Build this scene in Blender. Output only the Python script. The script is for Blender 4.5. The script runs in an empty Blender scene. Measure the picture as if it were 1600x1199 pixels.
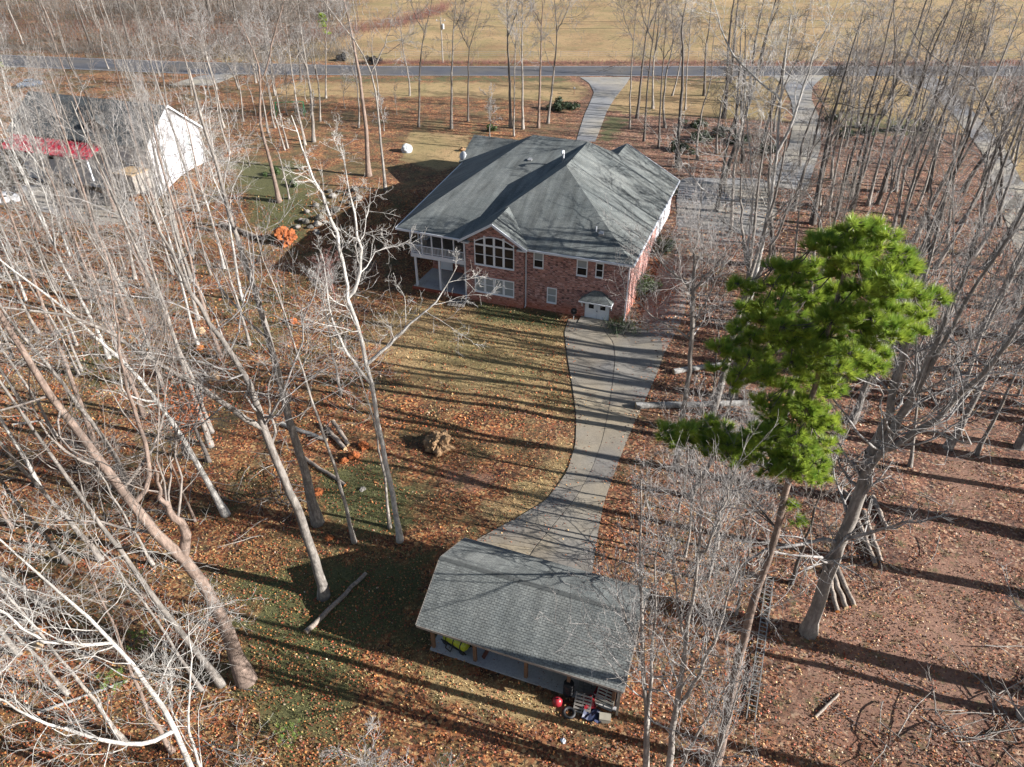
import bpy, math, random
import numpy as np
from mathutils import Vector, Matrix

# ------------------------------------------------------------------ camera, sky, sun, exposure
SC = bpy.context.scene
COL = SC.collection
F_PX, PITCH, CAM_H = 1109.0, math.radians(34.7), 35.5
cam_d = bpy.data.cameras.new('camera'); cam = bpy.data.objects.new('camera', cam_d); COL.objects.link(cam)
cam_d.sensor_fit = 'HORIZONTAL'; cam_d.sensor_width = 36.0; cam_d.lens = F_PX / 1600 * 36
cam_d.clip_start = 0.1; cam_d.clip_end = 6000
cam.location = (0, 0, CAM_H); cam.rotation_euler = (math.pi / 2 - PITCH, 0, 0)
SC.camera = cam
SUN_AZ, SUN_EL = math.radians(-16), math.radians(22.5)
to_sun = Vector((math.cos(SUN_AZ) * math.cos(SUN_EL), math.sin(SUN_AZ) * math.cos(SUN_EL), math.sin(SUN_EL)))
world = bpy.data.worlds.new('World'); SC.world = world; world.use_nodes = True
wn = world.node_tree; bg = wn.nodes['Background']
sky = wn.nodes.new('ShaderNodeTexSky'); sky.sky_type = 'NISHITA'; sky.sun_disc = False
sky.sun_elevation = SUN_EL; sky.sun_rotation = math.atan2(to_sun.x, to_sun.y)
wn.links.new(sky.outputs[0], bg.inputs[0]); bg.inputs[1].default_value = 0.05
sd = bpy.data.lights.new('sun', 'SUN'); sd.energy = 5.0; sd.angle = math.radians(0.3); sd.color = (1.0, 0.965, 0.92)
sun = bpy.data.objects.new('sun', sd); COL.objects.link(sun); sun.rotation_euler = to_sun.to_track_quat('Z', 'Y').to_euler()
SC.view_settings.view_transform = 'Standard'; SC.view_settings.look = 'None'
SC.view_settings.gamma = 1.0; SC.view_settings.use_curve_mapping = False
SC.view_settings.exposure = 1.35
SC.cycles.max_bounces = 5; SC.cycles.diffuse_bounces = 3; SC.cycles.transparent_max_bounces = 6

# ------------------------------------------------------------------ frames and terrain
CT, ST = math.cos(PITCH), math.sin(PITCH)
HO = np.array([11.1, 61.7]); HA = math.radians(-20.5)
HU = np.array([math.cos(HA), math.sin(HA)]); HN = np.array([-math.sin(HA), math.cos(HA)])
GO = np.array([-5.2, 24.3]); GA = math.radians(-20)
def sstep(x, a, b):
    t = np.clip((x - a) / (b - a), 0, 1); return t * t * (3 - 2 * t)
def H(x, y):
    x = np.asarray(x, float); y = np.asarray(y, float)
    n = (x - HO[0]) * HN[0] + (y - HO[1]) * HN[1]; u = (x - HO[0]) * HU[0] + (y - HO[1]) * HU[1]
    z = 3.0 * sstep(n, 4, 18)
    east = sstep(u, 0.3, 5) * sstep(n, -9, 8) * (1 - sstep(n, 8, 18)) * 1.6
    z = z + np.minimum(east, 3.0 - z)
    bump = 0.10 * np.sin(x * .37 + 1.3) * np.sin(y * .29) + 0.05 * np.sin(x * .9 + y * .7)
    flat = sstep(np.abs(n - 5) - 9, 0, 8) * sstep(np.hypot(x - 1.5, y - 25) - 9, 0, 8)
    bump = bump * (1 - sstep(y, 95, 115))
    return z + bump * np.maximum(flat, sstep(np.abs(u + 12) - 15, 0, 4) * sstep(np.hypot(x - 1.5, y - 25) - 9, 0, 8)) * 0.8
def ray(px, py):
    a, b = (px - 800) / F_PX, -(py - 599.5) / F_PX
    return np.array([a, CT + b * ST, -ST + b * CT])
def atz(px, py, z):
    d = ray(px, py); return np.array([0, 0, CAM_H]) + d * (z - CAM_H) / d[2]
def at(px, py):
    z = 1.5
    for _ in range(40):
        P = atz(px, py, z); z = z * .4 + .6 * float(H(P[0], P[1]))
    P[2] = float(H(P[0], P[1])); return P
def project(P):
    v = np.asarray(P, float) - np.array([0, 0, CAM_H]); k = v[..., 1] * CT - v[..., 2] * ST
    return 800 + F_PX * v[..., 0] / k, 599.5 - F_PX * (v[..., 1] * ST + v[..., 2] * CT) / k

# ------------------------------------------------------------------ materials
def new_mat(name):
    m = bpy.data.materials.new(name); m.use_nodes = True
    return m, m.node_tree, m.node_tree.nodes['Principled BSDF']
def N(nt, t, **kw):
    n = nt.nodes.new(t)
    for k, v in kw.items(): setattr(n, k, v)
    return n
def ramp(nt, fac, stops):
    r = N(nt, 'ShaderNodeValToRGB'); cr = r.color_ramp
    while len(cr.elements) < len(stops): cr.elements.new(0.5)
    for e, (p, c) in zip(cr.elements, stops): e.position = p; e.color = (*c, 1)
    nt.links.new(fac, r.inputs[0]); return r.outputs[0]
def noise(nt, vec, scale, detail=4, rough=.6):
    n = N(nt, 'ShaderNodeTexNoise'); n.inputs['Scale'].default_value = scale
    n.inputs['Detail'].default_value = detail; n.inputs['Roughness'].default_value = rough
    if vec is not None: nt.links.new(vec, n.inputs['Vector'])
    return n.outputs['Fac']
def mix(nt, f, a, b, mode='MIX'):
    m = N(nt, 'ShaderNodeMix', data_type='RGBA', blend_type=mode)
    for s, v in ((m.inputs[0], f), (m.inputs[6], a), (m.inputs[7], b)):
        if isinstance(v, bpy.types.NodeSocket): nt.links.new(v, s)
        elif isinstance(v, (int, float)): s.default_value = v
        else: s.default_value = (*v, 1)
    return m.outputs[2]
def bump(nt, b, h, strength=.4, dist=.05):
    n = N(nt, 'ShaderNodeBump'); n.inputs['Strength'].default_value = strength; n.inputs['Distance'].default_value = dist
    nt.links.new(h, n.inputs['Height']); nt.links.new(n.outputs[0], b.inputs['Normal'])
def geo_pos(nt): return N(nt, 'ShaderNodeNewGeometry').outputs['Position']
def obj_co(nt): return N(nt, 'ShaderNodeTexCoord').outputs['Object']
def uv_co(nt): return N(nt, 'ShaderNodeTexCoord').outputs['UV']
def plain(name, c, rough=.7, var=.25, scale=3.0, metal=0, c2=None, bmp=0):
    m, nt, b = new_mat(name); v = obj_co(nt)
    f = noise(nt, v, scale, 5)
    c2 = c2 or tuple(x * (1 - var) for x in c)
    nt.links.new(ramp(nt, f, [(.3, c2), (.7, c)]), b.inputs['Base Color'])
    b.inputs['Roughness'].default_value = rough; b.inputs['Metallic'].default_value = metal
    if bmp: bump(nt, b, noise(nt, v, scale * 6), bmp, .02)
    return m
def bark_mat(name, pale, dark, lo=.35, hi=.6):
    m, nt, b = new_mat(name); v = obj_co(nt)
    mp = N(nt, 'ShaderNodeMapping'); mp.inputs['Scale'].default_value = (4, 4, 1.0); nt.links.new(v, mp.inputs[0])
    f = noise(nt, mp.outputs[0], 1.6, 6, .7); f2 = noise(nt, v, .9, 5, .75)
    c = ramp(nt, f, [(lo, dark), (hi, pale)])
    c = mix(nt, ramp(nt, f2, [(.5, (0, 0, 0)), (.58, (.9, .9, .9))]), c, tuple(x * .3 for x in pale))
    oi = N(nt, 'ShaderNodeObjectInfo').outputs['Random']
    c = mix(nt, .28, c, ramp(nt, oi, [(0, tuple(x * .55 for x in pale)), (1, tuple(min(1, x * 1.25) for x in pale))]))
    nt.links.new(c, b.inputs['Base Color']); b.inputs['Roughness'].default_value = .9
    bump(nt, b, f, .9, .05); return m
M = {}
M['bark_pale'] = bark_mat('bark_pale', (.37, .335, .30), (.09, .075, .065), .42, .62)
M['bark_white'] = bark_mat('bark_white', (.50, .48, .45), (.18, .16, .14), .36, .56)
M['bark_grey'] = bark_mat('bark_grey', (.27, .245, .22), (.085, .07, .06), .4, .62)
M['bark_dark'] = bark_mat('bark_dark', (.15, .13, .115), (.045, .038, .034), .4, .62)
M['bark_pine'] = bark_mat('bark_pine', (.24, .175, .14), (.075, .055, .045), .42, .58)
M['bark_pink'] = bark_mat('bark_pink', (.29, .215, .175), (.10, .07, .055), .4, .62)
M['twig_pale'] = bark_mat('twig_pale', (.39, .37, .355), (.10, .088, .08), .38, .6)
M['twig_brown'] = bark_mat('twig_brown', (.25, .215, .19), (.08, .065, .055), .36, .58)
M['twig_red'] = bark_mat('twig_red', (.28, .13, .11), (.12, .06, .05))
M['deadwood'] = bark_mat('deadwood', (.34, .28, .23), (.12, .10, .085))
M['deadgrey'] = bark_mat('deadgrey', (.40, .385, .36), (.16, .15, .14))
M['cut_orange'] = plain('cut_orange', (.62, .22, .05), .8, .5, 6)
M['cut_tan'] = plain('cut_tan', (.52, .36, .20), .8, .5, 6)
M['white'] = plain('white_paint', (.74, .76, .80), .5, .1, 1.2)
M['white_trim'] = plain('white_trim', (.66, .69, .74), .5, .12, 2)
M['metal_grey'] = plain('metal_grey', (.45, .45, .45), .45, .3, 4, .4)
M['alu'] = plain('aluminium', (.40, .39, .36), .4, .3, 6, .5)
M['wood_post'] = plain('wood_post', (.22, .12, .07), .8, .45, 5, bmp=.3)
M['wood_old'] = plain('wood_old', (.34, .30, .26), .85, .45, 4, bmp=.3)
M['wood_red'] = plain('wood_red', (.14, .045, .03), .8, .4, 4)
M['red_plastic'] = plain('red_plastic', (.32, .02, .03), .35, .2, 4)
M['black'] = plain('black_rubber', (.02, .02, .022), .6, .2, 5)
M['yellow'] = plain('yellow_green_paint', (.42, .46, .03), .35, .2, 4)
M['blue_tarp'] = plain('blue_tarp', (.03, .04, .09), .5, .4, 4)
M['cream'] = plain('cream_box', (.34, .31, .25), .6, .2, 4)
M['orange'] = plain('orange_paint', (.6, .16, .03), .5, .2, 4)
M['green_paint'] = plain('green_paint', (.03, .22, .10), .5, .2, 4)
M['roof_red'] = plain('red_metal_roof', (.38, .02, .04), .4, .15, 1)
M['roof_slate'] = plain('dark_grey_shingles', (.075, .085, .09), .85, .35, 1.5)
M['rock'] = plain('pale_rock', (.26, .24, .215), .9, .5, 2.5, bmp=.6)
M['rock_dark'] = plain('weathered_rock', (.14, .13, .11), .9, .5, 2.5, bmp=.6)
M['tarp'] = plain('grey_tarp', (.50, .52, .54), .6, .3, 3)
M['root_ball'] = plain('root_ball_clay', (.40, .26, .14), .95, .6, 3.5, c2=(.13, .07, .035), bmp=.9)
M['root_orange'] = plain('orange_clay', (.42, .13, .035), .95, .6, 3.5, c2=(.12, .03, .01), bmp=.9)
M['leaf_orange'] = plain('orange_leaves', (.42, .11, .03), .8, .4, 5)
M['shrub_green'] = plain('shrub_green', (.075, .125, .03), .6, .5, 6, c2=(.025, .05, .012))
M['shrub_dark'] = plain('shrub_dark', (.03, .055, .018), .6, .5, 6)
M['yucca'] = plain('yucca_leaf', (.06, .10, .035), .5, .4, 3)
M['needle'] = plain('pine_needle', (.44, .52, .075), .5, .5, 2.2, c2=(.11, .23, .035))
M['needle'].node_tree.nodes['Principled BSDF'].inputs['Subsurface Weight'].default_value = 0.0
M['needle'].node_tree.nodes['Principled BSDF'].inputs['Roughness'].default_value = .38
nt_ = M['needle'].node_tree; tr_ = nt_.nodes.new('ShaderNodeBsdfTranslucent'); mx_ = nt_.nodes.new('ShaderNodeMixShader'); mx_.inputs[0].default_value = .4
_pb = nt_.nodes['Principled BSDF']; nt_.links.new(_pb.inputs['Base Color'].links[0].from_socket, tr_.inputs[0]); nt_.links.new(_pb.outputs[0], mx_.inputs[1]); nt_.links.new(tr_.outputs[0], mx_.inputs[2]); nt_.links.new(mx_.outputs[0], nt_.nodes['Material Output'].inputs[0])
M['needle_pale'] = plain('pale_pine_needle', (.17, .26, .05), .45, .4, 2)
M['soffit'] = plain('soffit', (.55, .56, .58), .7, .1, 2)
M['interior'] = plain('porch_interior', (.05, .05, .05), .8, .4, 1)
M['slab_edge'] = plain('brick_edge', (.30, .07, .04), .85, .3, 3)
M['car_blue'] = plain('car_paint_blue', (.10, .13, .18), .25, .1, 1)
M['car_white'] = plain('car_paint_white', (.6, .6, .62), .25, .1, 1)
m, nt, b = new_mat('dark_glass'); b.inputs['Base Color'].default_value = (.012, .013, .016, 1); b.inputs['Roughness'].default_value = .05
b.inputs['Specular IOR Level'].default_value = .3; M['glass'] = m
m, nt, b = new_mat('blind_glass'); b.inputs['Base Color'].default_value = (.28, .31, .33, 1); b.inputs['Roughness'].default_value = .15
M['blind'] = m
# shingles (UV in metres)
def shingle_mat(name, c1, c2, row=.145, w=.33, mott=(.6, 1.15), blot=.16):
    m, nt, b = new_mat(name); v = uv_co(nt)
    br = N(nt, 'ShaderNodeTexBrick'); br.inputs['Scale'].default_value = 1
    br.inputs['Brick Width'].default_value = w; br.inputs['Row Height'].default_value = row
    br.inputs['Mortar Size'].default_value = .011; br.inputs['Mortar Smooth'].default_value = .3
    br.inputs['Color1'].default_value = (*c1, 1); br.inputs['Color2'].default_value = (*c2, 1)
    br.inputs['Mortar'].default_value = (*[x * .62 for x in c2], 1); nt.links.new(v, br.inputs[0])
    mp = N(nt, 'ShaderNodeMapping'); mp.inputs['Scale'].default_value = (1.4, .22, 1); nt.links.new(v, mp.inputs[0])
    st = noise(nt, mp.outputs[0], .9, 5, .65); bl = noise(nt, v, blot, 4, .6)
    c = mix(nt, 1.0, br.outputs[0], ramp(nt, st, [(.3, (mott[0],) * 3), (.7, (mott[1],) * 3)]), 'MULTIPLY')
    c = mix(nt, 1.0, c, ramp(nt, bl, [(.35, (.72, .75, .72)), (.62, (1.12, 1.1, 1.02))]), 'MULTIPLY')
    c = mix(nt, 1.0, c, ramp(nt, noise(nt, v, 9, 3, .8), [(.3, (.7, .7, .7)), (.7, (1.25, 1.25, 1.25))]), 'MULTIPLY')
    nt.links.new(c, b.inputs['Base Color']); b.inputs['Roughness'].default_value = .9
    bump(nt, b, br.outputs['Fac'], -.5, .012); return m
M['roof_house'] = shingle_mat('house_shingles', (.17, .183, .185), (.135, .147, .155), .15, .4, (.5, 1.2))
M['roof_shed'] = shingle_mat('carport_shingles', (.225, .235, .235), (.16, .17, .175), .13, .27, (.62, 1.15))
m, nt, b = new_mat('brick'); v = uv_co(nt)
br = N(nt, 'ShaderNodeTexBrick'); br.inputs['Scale'].default_value = 1
br.inputs['Brick Width'].default_value = .26; br.inputs['Row Height'].default_value = .095; br.inputs['Mortar Size'].default_value = .012
br.inputs['Color1'].default_value = (.36, .13, .10, 1); br.inputs['Color2'].default_value = (.20, .065, .055, 1); br.inputs['Mortar'].default_value = (.42, .36, .33, 1)
br.inputs['Bias'].default_value = -.1
nt.links.new(v, br.inputs[0])
vo = N(nt, 'ShaderNodeTexWhiteNoise', noise_dimensions='2D')
mp = N(nt, 'ShaderNodeVectorMath', operation='DIVIDE'); mp.inputs[1].default_value = (.26, .095, 1); nt.links.new(v, mp.inputs[0])
fl = N(nt, 'ShaderNodeVectorMath', operation='FLOOR'); nt.links.new(mp.outputs[0], fl.inputs[0]); nt.links.new(fl.outputs[0], vo.inputs['Vector'])
c = mix(nt, 1.0, br.outputs[0], ramp(nt, vo.outputs['Value'], [(0, (.3, .3, .34)), (.14, (.45, .45, .5)), (.2, (.9, .9, .9)), (.75, (1.1, 1.05, 1.0)), (.9, (1.4, 1.6, 1.7))]), 'MULTIPLY')
c = mix(nt, 1.0, c, ramp(nt, noise(nt, v, .5, 4), [(.3, (.8, .8, .82)), (.7, (1.15, 1.12, 1.1))]), 'MULTIPLY')
sep = N(nt, 'ShaderNodeSeparateXYZ'); nt.links.new(v, sep.inputs[0])
mr = N(nt, 'ShaderNodeMapRange'); mr.inputs[1].default_value = 1.3; mr.inputs[2].default_value = .2; nt.links.new(sep.outputs[1], mr.inputs[0])
mm = N(nt, 'ShaderNodeMath', operation='MULTIPLY'); nt.links.new(mr.outputs[0], mm.inputs[0]); nt.links.new(noise(nt, v, .8, 4), mm.inputs[1])
c = mix(nt, mm.outputs[0], c, (.50, .13, .05))     # patchy orange tint, stronger towards the lowest courses
nt.links.new(c, b.inputs['Base Color']); b.inputs['Roughness'].default_value = .9; bump(nt, b, br.outputs['Fac'], -.4, .01)
M['brick'] = m
def siding(name, c):
    m, nt, b = new_mat(name); v = uv_co(nt); s = N(nt, 'ShaderNodeSeparateXYZ'); nt.links.new(v, s.inputs[0])
    q = N(nt, 'ShaderNodeMath', operation='FRACT'); q2 = N(nt, 'ShaderNodeMath', operation='MULTIPLY'); q2.inputs[1].default_value = 5
    nt.links.new(s.outputs[1], q2.inputs[0]); nt.links.new(q2.outputs[0], q.inputs[0])
    nt.links.new(ramp(nt, q.outputs[0], [(0, tuple(x * .7 for x in c)), (.15, c)]), b.inputs['Base Color']); bump(nt, b, q.outputs[0], .5, .03)
    b.inputs['Roughness'].default_value = .6; return m
M['siding'] = siding('white_siding', (.52, .52, .55))
M['screen'] = plain('porch_screen', (.05, .05, .055), .6, .2, 2)
# concrete, world space so slabs differ
def concrete(name, c, leafy=.0):
    m, nt, b = new_mat(name); v = geo_pos(nt)
    col0 = ramp(nt, noise(nt, v, .12, 3, .5), [(.4, (.85, .88, .95)), (.6, (1.22, 1.12, .95))])
    col = ramp(nt, noise(nt, v, .55, 7, .68), [(.32, tuple(x * .45 for x in c)), (.48, tuple(x * .8 for x in c)), (.66, c)])
    col = mix(nt, .5, col, ramp(nt, noise(nt, v, 9, 4, .8), [(.35, tuple(x * .6 for x in c)), (.65, tuple(x * 1.2 for x in c))]))
    oi = N(nt, 'ShaderNodeObjectInfo').outputs['Random']
    col = mix(nt, 1.0, col, col0, 'MULTIPLY')
    col = mix(nt, 1.0, col, ramp(nt, oi, [(0, (.82, .82, .84)), (1, (1.12, 1.1, 1.04))]), 'MULTIPLY')
    if leafy:
        f = noise(nt, v, 3.2, 8, .85)
        col = mix(nt, ramp(nt, f, [(.66 - leafy, (0, 0, 0)), (.72 - leafy, (1, 1, 1))]), col, (.24, .11, .065))
    nt.links.new(col, b.inputs['Base Color']); b.inputs['Roughness'].default_value = .9
    bump(nt, b, noise(nt, v, 20, 4), .25, .01); return m
M['concrete'] = concrete('concrete', (.25, .228, .195), .03); M['concrete_leafy'] = concrete('leafy_concrete', (.28, .26, .235), .17)
M['concrete_pale'] = concrete('pale_concrete', (.27, .265, .26), .05); M['joint'] = plain('joint', (.15, .135, .115), .9)
M['asphalt'] = concrete('asphalt', (.105, .105, .115)); M['slab_shed'] = concrete('carport_slab', (.40, .40, .42))

# ------------------------------------------------------------------ mesh helpers
def set_uv(me):
    nl = len(me.loops)
    if not nl: return
    co = np.empty(len(me.vertices) * 3, 'f'); me.vertices.foreach_get('co', co); co = co.reshape(-1, 3)
    vi = np.empty(nl, 'i'); me.loops.foreach_get('vertex_index', vi)
    uv = np.zeros((nl, 2), 'f')
    for p in me.polygons:
        n = np.array(p.normal); h = np.array([-n[1], n[0], 0.0]); l = np.hypot(h[0], h[1])
        h = h / l if l > .05 else np.array([1., 0, 0]); w = np.cross(n, h)
        sl = slice(p.loop_start, p.loop_start + p.loop_total); q = co[vi[sl]]
        uv[sl, 0] = q @ h; uv[sl, 1] = q @ w
    me.uv_layers.new(name='UVMap').data.foreach_set('uv', uv.ravel())
def mesh_obj(name, V, Fs, mat, parent=None, smooth=False, uv=False, loc=None, rz=None):
    me = bpy.data.meshes.new(name); me.from_pydata([tuple(map(float, v)) for v in V], [], [tuple(map(int, f)) for f in Fs]); me.update()
    if uv: set_uv(me)
    return mesh_link(name, me, mat, parent, smooth, loc, rz)
def mesh_link(name, me, mat, parent=None, smooth=False, loc=None, rz=None):
    if mat is not None and not len(me.materials): me.materials.append(mat)
    if smooth: me.polygons.foreach_set('use_smooth', [True] * len(me.polygons))
    o = bpy.data.objects.new(name, me); COL.objects.link(o)
    if parent is not None: o.parent = parent
    if loc is not None: o.location = loc
    if rz is not None: o.rotation_euler = (0, 0, rz)
    return o
def np_mesh(name, V, Q, T=None):
    me = bpy.data.meshes.new(name); nq = len(Q); nt_ = 0 if T is None else len(T)
    me.vertices.add(len(V)); me.vertices.foreach_set('co', np.asarray(V, 'f').ravel())
    loops = np.concatenate([np.asarray(Q, 'i').ravel()] + ([np.asarray(T, 'i').ravel()] if nt_ else []))
    me.loops.add(len(loops)); me.loops.foreach_set('vertex_index', loops)
    me.polygons.add(nq + nt_)
    st = np.concatenate([np.arange(nq) * 4, nq * 4 + np.arange(nt_) * 3]).astype('i')
    me.polygons.foreach_set('loop_start', st)
    me.update(calc_edges=True); me.validate(); return me
def empty(name, loc, rz=0, **tags):
    o = bpy.data.objects.new(name, None); COL.objects.link(o); o.location = loc; o.rotation_euler = (0, 0, rz); o.empty_display_size = .3
    return tag(o, **tags)
def tag(o, label=None, category=None, group=None, kind=None):
    for k, v in (('label', label), ('category', category), ('group', group), ('kind', kind)):
        if v: o[k] = v
    return o
class MB:
    def __init__(s): s.v = []; s.f = []
    def add(s, V, Fs):
        k = len(s.v); s.v += [tuple(v) for v in V]; s.f += [tuple(i + k for i in f) for f in Fs]; return s
    def box(s, a, b):
        x0, y0, z0 = a; x1, y1, z1 = b
        return s.add([(x0, y0, z0), (x1, y0, z0), (x1, y1, z0), (x0, y1, z0), (x0, y0, z1), (x1, y0, z1), (x1, y1, z1), (x0, y1, z1)],
                     [(0, 3, 2, 1), (4, 5, 6, 7), (0, 1, 5, 4), (1, 2, 6, 5), (2, 3, 7, 6), (3, 0, 4, 7)])
    def bar(s, p, q, w, h=None, up=(0, 0, 1)):
        h = h or w; p = Vector(p); q = Vector(q); d = (q - p).normalized(); a = d.cross(Vector(up))
        if a.length < .01: a = d.cross(Vector((1, 0, 0)))
        a.normalize(); c = a.cross(d); vs = []
        for e in (p, q):
            for i, j in ((-1, -1), (1, -1), (1, 1), (-1, 1)): vs.append(tuple(e + a * (i * w / 2) + c * (j * h / 2)))
        return s.add(vs, [(0, 1, 2, 3), (7, 6, 5, 4), (0, 4, 5, 1), (1, 5, 6, 2), (2, 6, 7, 3), (3, 7, 4, 0)])
    def tube(s, pts, rad, n=8, cap=True):
        pts = [Vector(p) for p in pts]; rad = rad if hasattr(rad, '__len__') else [rad] * len(pts); rings = []
        for i, p in enumerate(pts):
            t = (pts[min(i + 1, len(pts) - 1)] - pts[max(i - 1, 0)]).normalized(); a = t.cross(Vector((0, 0, 1)))
            if a.length < .05: a = t.cross(Vector((1, 0, 0)))
            a.normalize(); c = a.cross(t)
            rings.append([tuple(p + (a * math.cos(k * 2 * math.pi / n) + c * math.sin(k * 2 * math.pi / n)) * rad[i]) for k in range(n)])
        V = sum(rings, []); Fs = []
        for i in range(len(pts) - 1):
            for k in range(n): Fs.append((i * n + k, i * n + (k + 1) % n, (i + 1) * n + (k + 1) % n, (i + 1) * n + k))
        if cap: Fs += [tuple(range(n))[::-1], tuple((len(pts) - 1) * n + k for k in range(n))]
        return s.add(V, Fs)
    def obj(s, name, mat, parent=None, **kw): return mesh_obj(name, s.v, s.f, mat, parent, **kw)

# ------------------------------------------------------------------ ground masks (world-space polygons, soft edged)
def poly_mask(X, Y, pts, soft):
    P = np.array([at(*p)[:2] for p in pts]) if len(pts[0]) == 2 else np.array([p[:2] for p in pts])
    inside = np.zeros(X.shape, bool); d = np.full(X.shape, 1e9); k = len(P)
    for i in range(k):
        a, b2 = P[i], P[(i + 1) % k]; e = b2 - a; L2 = max(e @ e, 1e-9)
        t = np.clip(((X - a[0]) * e[0] + (Y - a[1]) * e[1]) / L2, 0, 1)
        d = np.minimum(d, np.hypot(X - a[0] - t * e[0], Y - a[1] - t * e[1]))
        c = (a[1] > Y) != (b2[1] > Y)
        with np.errstate(divide='ignore', invalid='ignore'):
            inside ^= c & (X < (b2[0] - a[0]) * (Y - a[1]) / (b2[1] - a[1] + 1e-12) + a[0])
    sd_ = np.where(inside, d, -d); return np.clip(sd_ / soft * .5 + .5, 0, 1)
TAN = [([(640, 470), (760, 476), (886, 512), (893, 600), (898, 640), (860, 650), (800, 630), (720, 625), (640, 600), (575, 540), (600, 490)], 4), ([(900, 720), (890, 745), (850, 788), (790, 812), (720, 815), (760, 790), (830, 750), (880, 690)], 2),
       ([(640, 205), (735, 212), (728, 255), (690, 268), (625, 250)], 1.5),
       ([(0, 100), (0, 92), (480, 96), (700, 95), (1000, 96), (1600, 96), (1600, 2), (560, 2), (570, 60), (300, 92)], 4),
       ([(430, 128), (890, 126), (925, 140), (900, 160), (700, 152), (430, 150)], 3), ([(975, 126), (1235, 122), (1230, 190), (1000, 180), (940, 170)], 4),
       ([(1280, 115), (1560, 120), (1600, 250), (1500, 210), (1290, 180)], 4), ([(1560, 200), (1600, 180), (1600, 300), (1570, 260)], 3)]
TAN.append(([(640, 1022), (700, 1038), (880, 1102), (930, 1140), (830, 1125), (760, 1110), (660, 1075)], 1.6))
GREEN = [([(500, 735), (590, 715), (640, 770), (640, 830), (560, 840), (490, 790)], 2.0, 1.0), ([(735, 466), (800, 480), (880, 492), (885, 520), (740, 500)], 1.5, .85),
         ([(340, 250), (480, 250), (520, 330), (470, 400), (390, 370)], 4, .75), ([(330, 880), (620, 850), (690, 1000), (600, 1030), (520, 1199), (380, 1199)], 4, .8),
         ([(640, 510), (880, 520), (890, 620), (700, 620)], 4, .35), ([(480, 870), (690, 860), (660, 990), (480, 985)], 2, .8), ([(1240, 820), (1330, 830), (1330, 900), (1230, 900)], 3, .5),
         ([(500, 122), (900, 121), (890, 130), (500, 132)], 2, .6), ([(935, 180), (1000, 180), (960, 225), (925, 225)], 2, .6), ([(1000, 118), (1230, 118), (1230, 135), (1000, 135)], 2, .5),
         ([(1290, 170), (1480, 190), (1480, 220), (1300, 210)], 3, .6), ([(1270, 110), (1320, 112), (1320, 125), (1270, 128)], 2, .7), ([(60, 500), (230, 520), (200, 640), (80, 620)], 4, .6), ([(300, 720), (480, 700), (480, 800), (330, 830)], 4, .3), ([(240, 1000), (400, 1050), (420, 1199), (250, 1199)], 4, .5), ([(340, 430), (480, 430), (520, 560), (350, 560)], 4, .5), ([(1000, 830), (1200, 830), (1200, 960), (1020, 960)], 4, .35)]
SOIL = [([(1230, 960), (1600, 760), (1600, 1199), (1150, 1199)], 6, .75), ([(1430, 640), (1600, 640), (1600, 900), (1380, 840)], 5, .6), ([(640, 1020), (880, 1095), (1010, 1150), (900, 1199), (560, 1199)], 3, .45),
        ([(640, 700), (800, 690), (850, 740), (760, 800), (650, 790)], 3, .45), ([(350, 150), (800, 160), (800, 200), (350, 215)], 5, .3), ([(1270, 60), (1440, 60), (1440, 20), (1270, 20)], 6, .5)]
def masks(X, Y):
    t = np.zeros(X.shape); g = t.copy(); s = t.copy()
    for p, so in TAN: t = np.maximum(t, poly_mask(X, Y, p, so))
    for p, so, a in GREEN: g = np.maximum(g, a * poly_mask(X, Y, p, so))
    for p, so, a in SOIL: s = np.maximum(s, a * poly_mask(X, Y, p, so))
    t = np.maximum(t, sstep(Y, 186, 190) * (sstep(X, -75, -35)))
    return t, g, s
def axis(a, b, step, outer):
    mid = list(np.arange(a, b + step, step)); lo = []; hi = []; s = step; v = a
    while v > -outer: s *= 1.35; v -= s; lo.append(v)
    s = step; v = mid[-1]
    while v < outer: s *= 1.35; v += s; hi.append(v)
    return np.array(lo[::-1] + mid + hi)
xs = axis(-75, 80, .75, 3500); ys = np.concatenate([axis(6, 130, .75, 3500)])
GX, GY = np.meshgrid(xs, ys); GZ = H(GX, GY)
tm, gm, sm_ = masks(GX, GY)
V = np.stack([GX, GY, GZ], -1).reshape(-1, 3); w = len(xs); hh = len(ys)
I = (np.arange(hh - 1)[:, None] * w + np.arange(w - 1)[None]).ravel()
me = np_mesh('ground', V, np.stack([I, I + 1, I + w + 1, I + w], 1))
ca = me.color_attributes.new('mask', 'FLOAT_COLOR', 'POINT')
ca.data.foreach_set('color', np.stack([tm, gm, sm_, sstep(GX, -5, 25)], -1).astype('f').reshape(-1))
m, nt, b = new_mat('ground'); v = geo_pos(nt)
a = N(nt, 'ShaderNodeVertexColor', layer_name='mask'); sep = N(nt, 'ShaderNodeSeparateColor'); nt.links.new(a.outputs[0], sep.inputs[0])
def breakup(sock, sc, w_=.55):
    n = noise(nt, v, sc, 6, .7); ad = N(nt, 'ShaderNodeMath', operation='MULTIPLY_ADD'); ad.inputs[1].default_value = w_ * 2; ad.inputs[2].default_value = -w_
    nt.links.new(n, ad.inputs[0]); s2 = N(nt, 'ShaderNodeMath', operation='ADD'); nt.links.new(sock, s2.inputs[0]); nt.links.new(ad.outputs[0], s2.inputs[1])
    r = N(nt, 'ShaderNodeMapRange', interpolation_type='SMOOTHSTEP'); r.inputs[1].default_value = .35; r.inputs[2].default_value = .65; nt.links.new(s2.outputs[0], r.inputs[0])
    return r.outputs[0]
fine = noise(nt, v, 7.5, 6, .85); mid_ = noise(nt, v, .5, 5, .65); vor = N(nt, 'ShaderNodeTexVoronoi'); vor.inputs['Scale'].default_value = 6.5; nt.links.new(v, vor.inputs['Vector'])
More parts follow.
